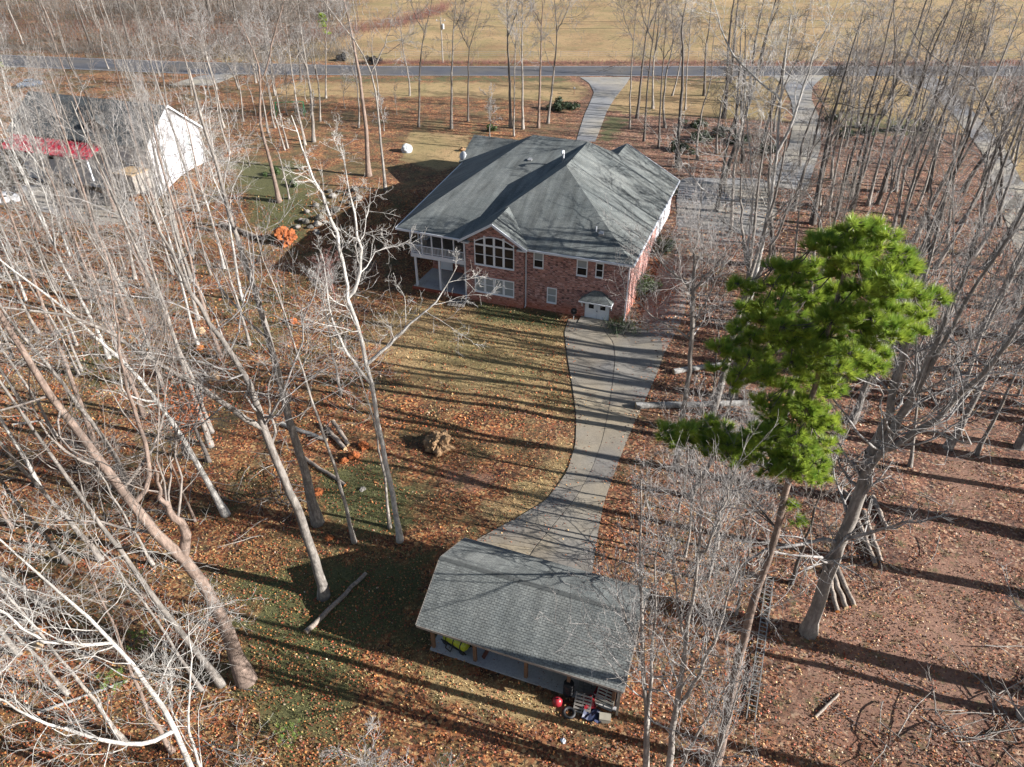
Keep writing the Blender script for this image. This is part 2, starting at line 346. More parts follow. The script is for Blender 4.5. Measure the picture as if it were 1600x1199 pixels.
sv = N(nt, 'ShaderNodeSeparateColor'); nt.links.new(vor.outputs['Color'], sv.inputs[0])
lit = ramp(nt, sv.outputs[0], [(0, (.03, .016, .011)), (.25, (.12, .045, .022)), (.5, (.24, .082, .034)), (.75, (.34, .135, .05)), (.95, (.45, .29, .14))])
lit = mix(nt, ramp(nt, noise(nt, v, .22, 6, .7), [(.45, (0, 0, 0)), (.6, (.75, .75, .75))]), lit, (.095, .085, .035))
litr = ramp(nt, sv.outputs[0], [(0, (.045, .025, .02)), (.3, (.13, .06, .042)), (.6, (.22, .10, .066)), (.85, (.31, .17, .11)), (.97, (.42, .31, .23))])
lit = mix(nt, a.outputs['Alpha'], lit, litr)
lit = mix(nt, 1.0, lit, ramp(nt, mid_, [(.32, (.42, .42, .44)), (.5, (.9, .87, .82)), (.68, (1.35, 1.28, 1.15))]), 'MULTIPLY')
tan = ramp(nt, fine, [(.3, (.13, .08, .035)), (.5, (.34, .225, .11)), (.7, (.54, .40, .22))])
tan = mix(nt, 1.0, tan, ramp(nt, noise(nt, v, .045, 7, .72), [(.35, (.62, .55, .5)), (.5, (.95, .92, .88)), (.65, (1.15, 1.15, 1.12))]), 'MULTIPLY')
tan = mix(nt, ramp(nt, noise(nt, v, .12, 5, .6), [(.42, (0, 0, 0)), (.62, (.55, .55, .55))]), tan, (.20, .17, .065))
grs = ramp(nt, fine, [(.3, (.028, .033, .012)), (.5, (.08, .08, .028)), (.7, (.17, .155, .06))])
soi = ramp(nt, fine, [(.3, (.15, .075, .05)), (.7, (.31, .18, .125))])
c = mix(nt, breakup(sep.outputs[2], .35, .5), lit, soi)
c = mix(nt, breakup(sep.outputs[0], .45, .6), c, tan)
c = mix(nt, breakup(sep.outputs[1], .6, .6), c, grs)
c = mix(nt, ramp(nt, noise(nt, v, .9, 6, .75), [(.54, (0, 0, 0)), (.66, (.8, .8, .8))]), c, grs)   # thin grass coming through everywhere
nt.links.new(c, b.inputs['Base Color']); b.inputs['Roughness'].default_value = .95
bump(nt, b, mix(nt, .5, fine, sv.outputs[1]), .9, .12); M['ground'] = m
tag(mesh_link('ground', me, m, smooth=True), kind='structure')

# ------------------------------------------------------------------ paved strips
def resample(pts, n):
    P = np.array(pts, float); s = np.r_[0, np.cumsum(np.linalg.norm(np.diff(P, axis=0), axis=1))]; t = np.linspace(0, s[-1], n)
    return np.stack([np.interp(t, s, P[:, k]) for k in range(P.shape[1])], 1)
def strip_mesh(L, R, lift, nx=8):
    V = []; Fs = []
    for i in range(len(L)):
        for j in range(nx + 1):
            p = L[i] * (1 - j / nx) + R[i] * j / nx; V.append((p[0], p[1], float(H(p[0], p[1])) + lift))
    for i in range(len(L) - 1):
        for j in range(nx):
            k = i * (nx + 1) + j; Fs.append((k, k + 1, k + nx + 2, k + nx + 1))
    return V, Fs
def strip(name, Lp, Rp, mat, n=40, lift=.05, nx=8, parent=None):
    L = resample([at(*p)[:2] for p in Lp], n); R = resample([at(*p)[:2] for p in Rp], n)
    V, Fs = strip_mesh(L, R, lift, nx); return mesh_obj(name, V, Fs, mat, parent, smooth=True), L, R
def thick_quad_slab(name, L, R, t0, t1, s0, s1, lift, mat, parent, nu=3, nv=3):
    """one slab of a paved strip between parameters t0..t1 along and s0..s1 across"""
    V = []; n = len(L) - 1
    for i in range(nv + 1):
        t = (t0 + (t1 - t0) * i / nv) * n; a = min(int(t), n - 1); f = t - a
        l = L[a] * (1 - f) + L[a + 1] * f; r = R[a] * (1 - f) + R[a + 1] * f
        for j in range(nu + 1):
            s = s0 + (s1 - s0) * j / nu; p = l * (1 - s) + r * s; V.append((p[0], p[1], float(H(p[0], p[1])) + lift))
    k = len(V); V += [(x, y, z - .06) for x, y, z in V]; Fs = []
    for i in range(nv):
        for j in range(nu):
            q = i * (nu + 1) + j; Fs.append((q, q + 1, q + nu + 2, q + nu + 1))
    rim = [j for j in range(nu + 1)] + [i * (nu + 1) + nu for i in range(1, nv + 1)] + [nv * (nu + 1) + j for j in range(nu - 1, -1, -1)] + [i * (nu + 1) for i in range(nv - 1, 0, -1)]
    for q in range(len(rim)): a_, b_ = rim[q], rim[(q + 1) % len(rim)]; Fs.append((b_, a_, a_ + k, b_ + k))
    return mesh_obj(name, V, Fs, mat, parent)
def slabbed(name, Lp, Rp, mat, n, na, nc, lift=.06, label=None):
    base, L, R = strip(name, Lp, Rp, M['joint'], n, lift - .02, 6); tag(base, kind='structure')
    g = .006
    for i in range(na):
        for j in range(nc):
            thick_quad_slab('concrete_slab', L, R, (i + g) / na, (i + 1 - g) / na, j / nc + .006, (j + 1) / nc - .006, lift + random.uniform(0, .012), mat, base)
    return base, L, R
random.seed(4)
dl = [(888, 499), (881, 520), (886, 560), (893, 600), (900, 650), (899, 695), (886, 738), (852, 784), (802, 813), (740, 846), (700, 880)]
dr = [(985, 506), (1035, 530), (1036, 560), (1020, 600), (997, 650), (975, 700), (960, 740), (944, 785), (936, 825), (926, 892), (922, 920)]
drive_low, DL, DR = slabbed('driveway', dl, dr, M['concrete'], 44, 14, 2)
strip('driveway', [(1001, 520), (1008, 470), (1030, 415), (1046, 372), (1062, 340)], [(1036, 556), (1066, 500), (1085, 430), (1110, 385), (1180, 380)], M['concrete_leafy'], 20, .045)[0]['kind'] = 'structure'
parking, PL_, PR_ = slabbed('parking_pad', [(1058, 355), (1056, 315), (1062, 282), (1075, 278)], [(1200, 372), (1215, 330), (1200, 285), (1190, 280)], M['concrete_pale'], 20, 5, 4)
slabbed('driveway', [(900, 222), (905, 205), (913, 180), (922, 160), (928, 145), (920, 130), (905, 121)], [(930, 222), (938, 202), (948, 175), (960, 155), (972, 140), (980, 130), (985, 121)], M['concrete_pale'], 24, 14, 1)
slabbed('driveway', [(1195, 290), (1232, 230), (1240, 190), (1237, 160), (1225, 135), (1205, 118)], [(1260, 300), (1283, 230), (1282, 190), (1268, 155), (1270, 135), (1290, 118)], M['concrete_pale'], 24, 10, 1)
slabbed('driveway', [(1600, 420), (1575, 360), (1555, 300), (1535, 240), (1490, 180), (1450, 140), (1400, 120)], [(1680, 400), (1640, 330), (1597, 285), (1572, 235), (1525, 180), (1490, 140), (1460, 120)], M['concrete_pale'], 24, 12, 1)
slabbed('driveway', [(262, 134), (300, 122), (330, 116)], [(330, 134), (352, 126), (372, 117)], M['concrete_pale'], 8, 2, 1)
# the public road: dark band with paler worn wheel tracks and edge lines
A_, B_ = [atz(x, y, 3.0)[:2] for x, y in ((-900, 86), (0, 86), (290, 97), (600, 104), (900, 104), (1300, 104), (2500, 104))], [atz(x, y, 3.0)[:2] for x, y in ((-900, 104), (0, 104), (290, 116), (600, 118.5), (900, 119), (1300, 119), (2500, 119))]
V, Fs = strip_mesh(resample(A_, 90), resample(B_, 90), .05, 4); tag(mesh_obj('road', V, Fs, M['asphalt']), kind='structure')
for o in (.03, .97):
    mid = resample(A_, 90) * (1 - o) + resample(B_, 90) * o; dd = (resample(B_, 90) - resample(A_, 90)); dd /= np.linalg.norm(dd, axis=1)[:, None]
    V, Fs = strip_mesh(mid - dd * .07, mid + dd * .07, .056, 1); tag(mesh_obj('edge_line', V, Fs, M['white_trim']), kind='structure')

# ------------------------------------------------------------------ leaf litter and grass (stuff)
rng = np.random.default_rng(7)
def paved(X, Y):
    k = np.zeros(X.shape, bool)
    for L, R in ((DL, DR), (PL_, PR_)):
        k |= poly_mask(X, Y, [tuple(p) + (0,) for p in L] + [tuple(p) + (0,) for p in R[::-1]], .01) > .5
    u = (X - GO[0]) * math.cos(GA) + (Y - GO[1]) * math.sin(GA); n = -(X - GO[0]) * math.sin(GA) + (Y - GO[1]) * math.cos(GA)
    k |= (u > .3) & (u < 11.3) & (n > .3) & (n < 6.5)
    u = (X - HO[0]) * HU[0] + (Y - HO[1]) * HU[1]; n = (X - HO[0]) * HN[0] + (Y - HO[1]) * HN[1]
    return k | ((u > -24) & (u < 0) & (n > -.6) & (n < 25))
def scatter(nc, y0, y1, power=1.0):
    Y = y0 + (y1 - y0) * rng.random(nc) ** power; X = (rng.random(nc) * 2 - 1) * (Y * .80 + 12); return X, Y
def leaves():
    X, Y = scatter(350000, 12, 92, 1.25); t, g, s = masks(X, Y); n = rng.random(len(X)); k = n > (t * .62 + g * .42 + s * .35)
    clump = np.sin(X * .8 + 2 * np.sin(Y * .5)) * np.sin(Y * .9 + 1.5 * np.sin(X * .6)) * .5 + .5
    clump = clump * .6 + .4 * (np.sin(X * 2.3 + 3 * np.sin(Y * .31 + 1)) * np.sin(Y * 1.9 + 2 * np.sin(X * .43)) * .5 + .5)
    k &= rng.random(len(X)) < np.clip(-.15 + 2.0 * clump ** 1.3, .12, 1)
    pv = paved(X, Y); em = poly_mask(X, Y, [tuple(p) + (0,) for p in DL] + [tuple(p) + (0,) for p in DR[::-1]], 2.6)
    k &= (~pv) | (rng.random(len(X)) < (.06 + .9 * np.clip(1 - (em - .5) * 2.6, 0, 1) ** 2 * (.3 + .7 * (np.sin(X * 2.1) * np.sin(Y * 1.3 + X) > -.2))) * ((X - HO[0]) * HU[0] + (Y - HO[1]) * HU[1] > -25))
    hu = (X - HO[0]) * HU[0] + (Y - HO[1]) * HU[1]; hn = (X - HO[0]) * HN[0] + (Y - HO[1]) * HN[1]; k &= ~((hu > -24) & (hu < 0) & (hn > -.6))
    X, Y = X[k], Y[k]; n = len(X); Z = H(X, Y) + .05 + rng.random(n) * .05
    sz = (.034 + .032 * rng.random(n)) * (1 + (Y > 45) * .4)
    a = rng.random(n) * 6.28; tx, ty = rng.normal(0, .5, n), rng.normal(0, .5, n)
    U = np.stack([np.cos(a), np.sin(a), tx], 1); W = np.stack([-np.sin(a), np.cos(a), ty], 1) * .75
    P = np.stack([X, Y, Z], 1); c = np.stack([P - U * sz[:, None], P - W * sz[:, None], P + U * sz[:, None], P + W * sz[:, None]], 1)
    V = c.reshape(-1, 3); me = np_mesh('leaf_litter', V, np.arange(n * 4).reshape(-1, 4))
    pal = np.array([(.13, .045, .02), (.28, .085, .03), (.42, .135, .038), (.52, .21, .055), (.36, .065, .025), (.52, .32, .13), (.60, .46, .32), (.07, .03, .02)])
    right = sstep(X, -2, 22); pr = np.array([.20, .24, .18, .08, .12, .07, .02, .09]); pr2 = np.array([.26, .19, .10, .03, .07, .12, .04, .19])
    r = rng.random(n); i1 = np.searchsorted(np.cumsum(pr), r).clip(0, 7); i2 = np.searchsorted(np.cumsum(pr2), r).clip(0, 7)
    idx = np.where(rng.random(n) < right, i2, i1); cl = pal[idx] * (.5 + .62 * rng.random((n, 1)))
    cl = np.repeat(np.c_[cl, np.ones(n)], 4, 0).astype('f'); at_ = me.color_attributes.new('leaf', 'FLOAT_COLOR', 'POINT'); at_.data.foreach_set('color', cl.ravel())
    m, nt, b = new_mat('dead_leaves'); a2 = N(nt, 'ShaderNodeVertexColor', layer_name='leaf'); nt.links.new(a2.outputs[0], b.inputs['Base Color']); b.inputs['Roughness'].default_value = .65
    tag(mesh_link('leaf_litter', me, m), kind='stuff', label='rust and tan fallen leaves scattered over the woodland floor', category='leaf litter')
leaves()
def grass():
    X, Y = scatter(330000, 14, 86, 1.1); t, g, s = masks(X, Y); k = rng.random(len(X)) < np.clip(g * .9 + t * .5 + .05, 0, 1); k &= ~paved(X, Y)
    X, Y, g = X[k], Y[k], g[k]; n = len(X); Z = H(X, Y) + .005; h = .07 + .07 * rng.random(n); a = rng.random(n) * 6.28; wd = .02 + .015 * rng.random(n)
    B = np.stack([X, Y, Z], 1); d = np.stack([np.cos(a), np.sin(a), np.zeros(n)], 1) * wd[:, None]
    tip = B + np.stack([rng.normal(0, .05, n), rng.normal(0, .05, n), h], 1)
    V = np.stack([B - d, B + d, tip], 1).reshape(-1, 3); me = np_mesh('grass', V, np.zeros((0, 4), 'i'), np.arange(n * 3).reshape(-1, 3))
    q = np.clip(g * 1.3 + rng.normal(0, .25, n), 0, 1)[:, None]; cl = np.array([.50, .37, .17]) * (1 - q) + np.array([.105, .115, .032]) * q; cl *= .7 + .6 * rng.random((n, 1))
    at_ = me.color_attributes.new('blade', 'FLOAT_COLOR', 'POINT'); at_.data.foreach_set('color', np.repeat(np.c_[cl, np.ones(n)], 3, 0).astype('f').ravel())
    m, nt, b = new_mat('grass_blade'); a2 = N(nt, 'ShaderNodeVertexColor', layer_name='blade'); nt.links.new(a2.outputs[0], b.inputs['Base Color']); b.inputs['Roughness'].default_value = .6
    tag(mesh_link('grass', me, m), kind='stuff', label='short mixed green and straw grass growing through the leaves', category='grass')
grass()

# ------------------------------------------------------------------ the brick house
house = empty('brick_house', (HO[0], HO[1], 0), HA, label='large two storey brick house with grey hipped roof at the end of the driveway', category='house')
EZ = 6.7
w_ = MB(); w_.box((-16.8, 0, -.4), (0, 24.3, EZ - .12)); w_.box((-23, 4.3, -.4), (-16.79, 23.7, EZ - .13)); w_.box((-16.7, -.55, -.4), (-10.45, .3, EZ - .1))
w_.add([(-16.7, -.55, EZ - .1), (-10.45, -.55, EZ - .1), (-13.6, -.55, 8.85), (-16.7, .2, EZ - .1), (-10.45, .2, EZ - .1), (-13.6, .2, 8.85)], [(0, 1, 2), (5, 4, 3), (0, 2, 5, 3), (1, 4, 5, 2)])
w_.box((-27, 23, 0), (-21, 32, EZ - .2)); w_.box((-26.2, 21.2, 0), (-25.2, 22.9, 6.2))
w_.add([(-.02, 24.28, EZ - .12), (-12.4, 24.28, EZ - .12), (-6.3, 24.28, 10.1), (-.02, 24.1, EZ - .12), (-12.4, 24.1, EZ - .12), (-6.3, 24.1, 10.1)], [(0, 1, 2), (5, 4, 3)])
w_.obj('wall', M['brick'], house, uv=True)
def roofpart(name, faces, mat, parent, th=.16, uv=True):
    V = []; Fs = []
    for f in faces:
        k = len(V); n = len(f); V += [tuple(p) for p in f] + [(p[0], p[1], p[2] - th) for p in f]
        Fs.append(tuple(range(k, k + n))); Fs.append(tuple(range(k + 2 * n - 1, k + n - 1, -1)))
        for i in range(n): j = (i + 1) % n; Fs.append((k + i, k + n + i, k + n + j, k + j))
    return mesh_obj(name, V, Fs, mat, parent, uv=uv)
A = (-24.7, -.2, EZ); B = (-17.2, -.55, EZ); Cc = (.5, -.55, EZ); R1 = (-9.4, 9.6, 12.0); R2 = (-9.5, 18.6, 12.05); L1 = (-16.3, 19.2, 12.0)
D = (.5, 25.0, EZ); P_ = (-6.3, 25.0, 10.42); Q_ = (-6.3, 20.5, 10.42); WF = (-27.2, 23.6, EZ - .1); FR = (-6.3, 27.5, 7.6)
roofpart('roof', [[A, B, R2, L1], [B, R1, R2], [B, Cc, R1], [Cc, D, P_, Q_], [Cc, Q_, R2, R1], [A, L1, WF], [L1, R2, Q_, (-11.5, 26.5, EZ), WF],
                  [P_, (-12.9, 25.0, EZ), (-12.9, 19, EZ), Q_]], M['roof_house'], house)
def gable(name, u0, u1, z0, n0, n1, zr, mat, parent, th=.14):
    um = (u0 + u1) / 2
    return roofpart(name, [[(u0, n0, z0), (um, n0, zr), (um, n1, zr), (u0, n1, z0)], [(um, n0, zr), (u1, n0, z0), (u1, n1, z0), (um, n1, zr)]], mat, parent, th)
roofpart('roof', [[(-17.25, -1.0, EZ + .06), (-13.6, -1.0, 9.02), (-13.6, 3.8, 9.02), (-17.25, -.3, EZ + .06)], [(-13.6, -1.0, 9.02), (-9.95, -1.0, EZ + .06), (-9.95, -.2, EZ + .06), (-13.6, 3.8, 9.02)]], M['roof_house'], house, .14)
roofpart('roof', [[(-27.6, 22.4, EZ), (-20, 22.4, EZ), (-20, 27.9, 8.55), (-27.9, 28.3, 8.55)], [(-27.9, 28.3, 8.55), (-20, 27.9, 8.55), (-20, 33.2, EZ), (-27.6, 33.4, EZ)]], M['roof_house'], house)
# fascia boards and gutters
def fascia(p, q, h=.2, t=.1, name='fascia'): return MB().bar((p[0], p[1], p[2] - h / 2 + .03), (q[0], q[1], q[2] - h / 2 + .03), t, h).obj(name, M['white_trim'], house)
fascia((-24.75, -.27, EZ - .02), (-17.3, -.61, EZ - .02), name='gutter'); fascia((-9.9, -.62, EZ - .02), (.56, -.62, EZ - .02), name='gutter')
fascia((.56, -.6, EZ - .02), (.56, 25.06, EZ - .02), name='gutter'); fascia((-24.77, -.2, EZ - .02), (-27.27, 23.6, EZ - .12))
fascia((-17.3, -1.05, EZ + .02), (-13.6, -1.05, 8.97), .24, .07); fascia((-9.9, -1.05, EZ + .02), (-13.6, -1.05, 8.97), .24, .07)
fascia((.5, 25.06, EZ), (-6.3, 25.06, 10.4)); fascia((-12.9, 25.06, EZ), (-6.3, 25.06, 10.4))
MB().box((-24.5, -.15, EZ - .24), (-17, 4.3, EZ - .19)).obj('soffit', M['soffit'], house)
MB().box((-17, -.52, EZ - .24), (.4, 0, EZ - .19)).box((-17.0, -.98, EZ - .2), (-16.2, -.55, EZ - .05)).box((-11, -.98, EZ - .2), (-10.1, -.55, EZ - .05)).obj('soffit', M['soffit'], house)
def downspout(u, n, z0, z1):
    MB().box((u - .06, n - .1, z0), (u + .06, n, z1)).bar((u, n - .05, z0 + .05), (u, n - .35, z0 - .02), .1).obj('downspout', M['white_trim'], house)
downspout(-10.32, -.02, .12, EZ - .2); downspout(.1, -.04, .6, EZ - .2); downspout(-16.78, -.57, .1, EZ - .2)
# windows: frame > pane, sash
def window(u0, u1, z0, z1, n, cols=1, glass='glass', fr=.1, mid=True, arch=0.0, trans=None):
    nf, npn = n - .07, n - .015
    wd = (u1 - u0) / cols; f = MB()
    f.box((u0 - fr, nf, z0 - fr), (u1 + fr, n, z0)); f.box((u0 - fr, nf - .05, z0 - fr - .06), (u1 + fr, n, z0 - fr))
    f.box((u0 - fr, nf, z0), (u0, n, z1)); f.box((u1, nf, z0), (u1 + fr, n, z1))
    for i in range(1, cols): f.box((u0 + i * wd - .11, nf, z0), (u0 + i * wd + .11, n, z1 + (arch * .8 if arch else 0)))
    if not arch: f.box((u0 - fr, nf, z1), (u1 + fr, n, z1 + fr))
    else: f.box((u0, nf + .003, trans - .09), (u1, n, trans + .09))
    o = f.obj('window', M['white'], house)
    for i in range(cols):
        a, b_ = u0 + i * wd + (.11 if i else 0), u0 + (i + 1) * wd - (.11 if i < cols - 1 else 0)
        MB().box((a, npn, z0), (b_, n, trans - .09 if arch else z1)).obj('pane', M[glass], o)
        if mid:
            zm = (z0 + (trans if arch else z1)) / 2; MB().box((a, nf + .02, zm - .035), (b_, n, zm + .035)).obj('sash_bar', M['white'], o)
        if arch:
            az = lambda u: z1 - .25 + arch * (1 - ((u - (u0 + u1) / 2) / ((u1 - u0) / 2)) ** 2)
            us = np.linspace(a, b_, 5); V = [(u, npn, trans + .09) for u in us] + [(u, npn, az(u)) for u in us]
            mesh_obj('pane', V, [(k, k + 1, k + 6, k + 5) for k in range(4)], M[glass], o)
            V = []; Fs = []
            for k, u in enumerate(us): V += [(u, nf + .005, az(u)), (u, nf + .005, az(u) + .12), (u, n, az(u) + .12), (u, n, az(u))]
            for k in range(4):
                q = k * 4; Fs += [(q, q + 4, q + 5, q + 1), (q + 1, q + 5, q + 6, q + 2), (q, q + 3, q + 7, q + 4)]
            mesh_obj('arch_trim', V, Fs, M['white'], o)
    return o
window(-15.6, -11.5, 4.35, 6.95, -.55, 4, arch=.62, trans=6.45)
window(-15.65, -11.5, 1.25, 2.85, -.55, 4, 'blind')
window(-9.45, -8.6, 4.75, 6.25, 0); window(-5.0, -4.1, 4.65, 6.15, 0); window(-3.1, -2.5, 4.75, 6.1, 0); window(-7.95, -7.1, 1.1, 2.6, 0, 1, 'blind')
for u0, u1, z0, z1 in ((-9.45, -8.6, 5.52, 6.25), (-5.0, -4.1, 5.42, 6.15)): MB().box((u0, -.02, z0), (u1, -.017, z1)).obj('blind', M['blind'], house)
MB().box((-16.6, -.62, 3.3), (-10.5, -.55, 3.42)).obj('brick_ledge', M['brick'], house, uv=True)
# double door under its own little hipped roof
dr_ = MB().box((-4.0, -.06, .05), (-1.5, 0, 2.0)).obj('door', M['white_trim'], house)
for a_ in (-3.9, -2.72):
    MB().box((a_, -.1, .1), (a_ + 1.12, -.06, 1.9)).obj('door_leaf', M['white'], dr_); MB().box((a_ + .3, -.112, 1.2), (a_ + .82, -.1, 1.72)).obj('pane', M['glass'], dr_)
MB().box((-2.78, -.16, .95), (-2.70, -.1, 1.03)).obj('handle', M['black'], dr_)
roofpart('door_hood', [[(-4.45, -.9, 2.3), (-1.15, -.9, 2.3), (-2.4, -.02, 3.2), (-3.2, -.02, 3.2)], [(-4.45, -.9, 2.3), (-3.2, -.02, 3.2), (-4.45, -.02, 2.3)], [(-1.15, -.9, 2.3), (-1.15, -.02, 2.3), (-2.4, -.02, 3.2)]], M['roof_house'], house, .1)
MB().box((-4.48, -.96, 2.12), (-1.12, -.9, 2.24)).box((-4.48, -.9, 2.12), (-4.42, 0, 2.24)).box((-1.18, -.9, 2.12), (-1.12, 0, 2.24)).obj('fascia', M['white'], house)
for u in (-4.3, -1.3): MB().bar((u, -.05, 1.45), (u, -.8, 2.15), .1).box((u - .05, -.1, 1.3), (u + .05, 0, 2.05)).obj('bracket', M['white'], house)
MB().box((-4.3, -1.5, -.1), (-1.2, -.02, .14)).obj('door_step', M['concrete'], house)
# garage doors on the east side
for a_ in (14.4, 19.2):
    g_ = MB().box((0, a_, 2.9), (.05, a_ + 4.2, 5.8)).obj('garage_door', M['white'], house)
    for k in range(4): MB().box((.05, a_ + .1, 3.0 + k * .7), (.075, a_ + 4.1, 3.62 + k * .7)).obj('door_panel', M['white'], g_)
MB().box((.001, 12.5, EZ - .9), (.06, 24.2, EZ - .25)).obj('trim_board', M['white'], house)
# screened porch over a patio
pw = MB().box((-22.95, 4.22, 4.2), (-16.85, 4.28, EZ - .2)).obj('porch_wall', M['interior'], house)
MB().box((-22.9, -.3, 4.0), (-16.85, 4.25, 4.18)).obj('deck_floor', M['wood_old'], house)
MB().box((-23.1, -.42, 3.82), (-16.82, -.3, 4.26)).box((-23.12, -.42, 3.82), (-23.0, 4.3, 4.26)).obj('deck_beam', M['white_trim'], house)
for u in (-23.02, -21.75, -20.6, -19.4, -18.1, -16.95): MB().box((u - .06, -.4, 4.26), (u + .06, -.28, EZ - .24)).obj('porch_post', M['white_trim'], house)
for n in (1.4, 2.8): MB().box((-23.08, n - .06, 4.26), (-22.96, n + .06, EZ - .24)).obj('porch_post', M['white_trim'], house)
MB().box((-23, -.38, 5.12), (-16.9, -.3, 5.2)).box((-23, -.38, 4.36), (-16.9, -.3, 4.42)).obj('handrail', M['white_trim'], house)
MB().box((-23.06, -.3, 5.12), (-22.98, 4.2, 5.2)).obj('handrail', M['white_trim'], house)
bal = MB().box((-.02, -.02, 0), (.02, .02, .72)).obj('baluster', M['white_trim'], house); bal.location = (-22.85, -.34, 4.41)
for i in range(1, 38):
    c_ = bal.copy(); COL.objects.link(c_); c_.location = (-22.85 + i * .158, -.34, 4.41)
for i in range(1, 20):
    c_ = bal.copy(); COL.objects.link(c_); c_.location = (-23.02, -.3 + i * .22, 4.41)
for u in (-22.7, -19.9): MB().box((u - .1, -.32, .3), (u + .1, -.12, 3.82)).obj('post', M['white_trim'], house)
MB().box((-23.2, -.5, -.3), (-16.72, 4.28, .34)).obj('patio_base', M['slab_edge'], house)
MB().box((-23.1, -.4, .34), (-16.74, 4.26, .4)).obj('patio_floor', M['slab_shed'], house)
MB().box((-22.2, 4.15, .5), (-20.5, 4.2, 2.6)).obj('door', M['white'], house); MB().box((-19.6, 4.15, 1.2), (-18, 4.2, 2.6)).obj('window', M['blind'], house)
# porch furniture
for u, lab in ((-22.1, 'dark chair with pale back at the left end of the upper porch'), (-18.2, 'dark chair near the brick bay on the upper porch')):
    t_ = empty('porch_chair', (HO[0] + HU[0] * u + HN[0] * .8, HO[1] + HU[1] * u + HN[1] * .8, 4.18), HA + .4, label=lab, category='chair')
    MB().box((-.28, -.28, .4), (.28, .28, .47)).obj('seat', M['wood_old'], t_); MB().box((-.28, .24, .47), (.28, .3, 1.0)).obj('backrest', M['wood_old'], t_)
    for sx in (-.25, .25):
        for sy in (-.25, .25): MB().box((sx - .025, sy - .025, 0), (sx + .025, sy + .025, .4)).obj('leg', M['wood_old'], t_)
# roof vents, pipes, dish
def hz(u, n):  # height of the house roof planes used for the fittings
    return {0: EZ + (n + .55) * .5222, 1: EZ + (n + .3) * .273}
v1 = MB().tube([(-10.9, 13.6, 10.9), (-10.9, 13.6, 12.0), (-10.9, 13.45, 12.25), (-10.9, 13.2, 12.3), (-10.9, 13.0, 12.1)], .13, 8).obj('vent_pipe', M['white'], house, smooth=True)
for (u, n, p) in ((-14.9, 14.0, .273), (-3.4, 2.2, .522)):
    z = EZ + (n + (.3 if p < .3 else .55)) * p
    MB().box((u - .22, n - .2, z - .1), (u + .22, n + .2, z + .16)).add([(u - .26, n - .3, z + .17), (u + .26, n - .3, z + .17), (u + .2, n + .2, z + .3), (u - .2, n + .2, z + .3)], [(0, 1, 2, 3)]).obj('roof_vent', M['metal_grey'], house)
MB().tube([(-4.0, 2.5, 7.9), (-4.0, 2.5, 8.75)], .07, 8).obj('vent_pipe', M['white'], house)
dish = empty('satellite_dish', tuple(np.array([*(HO + HU * -26.6 + HN * 21.5), 6.9])), HA + 2.6, label='round grey satellite dish beside the left edge of the house roof', category='satellite dish')
V = [(0, .12, 0)]; Fs = []
for r_ in range(1, 4):
    for k in range(16): a_ = k * math.pi / 8; R_ = r_ * .17; V.append((R_ * math.cos(a_), .12 - .12 * (r_ / 3) ** 2 * 1.0, R_ * 1.1 * math.sin(a_)))
for k in range(16):
    Fs.append((0, 1 + k, 1 + (k + 1) % 16))
    for r_ in range(2): q = 1 + r_ * 16; Fs.append((q + k, q + 16 + k, q + 16 + (k + 1) % 16, q + (k + 1) % 16))
do = mesh_obj('reflector', V, Fs, M['tarp'], dish, smooth=True); do.rotation_euler = (.5, 0, .3); do.location = (0, 0, .9); sm = do.modifiers.new('s', 'SOLIDIFY'); sm.thickness = .02
MB().tube([(0, .1, -.3), (0, .12, .85)], .03, 6).bar((0, .1, .75), (0, -.55, .9), .04).box((-.05, -.62, .86), (.05, -.5, .96)).obj('mount', M['metal_grey'], dish)
# small things by the door and patio
def hl(u, n, z=0): p = HO + HU * u + HN * n; return (float(p[0]), float(p[1]), z)
t_ = empty('kettle_grill', hl(-4.9, -.9, 0), HA, label='small black grill with round lid on a stand, left of the white double door', category='grill')
MB().tube([(0, 0, .85), (0, 0, 1.05), (0, 0, 1.2), (0, 0, 1.3)], [.18, .32, .28, .1], 12).obj('lid', M['black'], t_, smooth=True)
MB().tube([(0, 0, .85), (0, 0, .7)], [.32, .2], 12).obj('bowl', M['black'], t_, smooth=True); MB().tube([(0, 0, 0), (0, 0, .75)], .05, 6).obj('stand', M['metal_grey'], t_)
pl = empty('wooden_pallet', hl(-17.2, -2.0, .07), HA + .15, label='grey wooden pallet lying on the grass below the patio corner', category='pallet')
for k in range(5): MB().box((-.9 + k * .38, -.75, .08), (-.62 + k * .38, .75, .12)).obj('board', M['wood_old'], pl)
for y_ in (-.65, 0, .65): MB().box((-.9, y_ - .05, 0), (.9, y_ + .05, .08)).obj('runner', M['wood_post'], pl)

# ------------------------------------------------------------------ open carport
shed = empty('carport', (GO[0], GO[1], 0), GA, label='open timber carport with grey shingled gable roof in the foreground', category='carport')
LX, LY, ZE, ZR = 11.45, 6.7, 2.7, 4.5; SL = (ZR - ZE) / (LY / 2)
roofpart('roof_deck', [[(0, 0, ZE), (LX, 0, ZE), (LX, LY / 2, ZR), (0, LY / 2, ZR)], [(0, LY / 2, ZR), (LX, LY / 2, ZR), (LX, LY, ZE), (0, LY, ZE)]], M['roof_shed'], shed, .12)
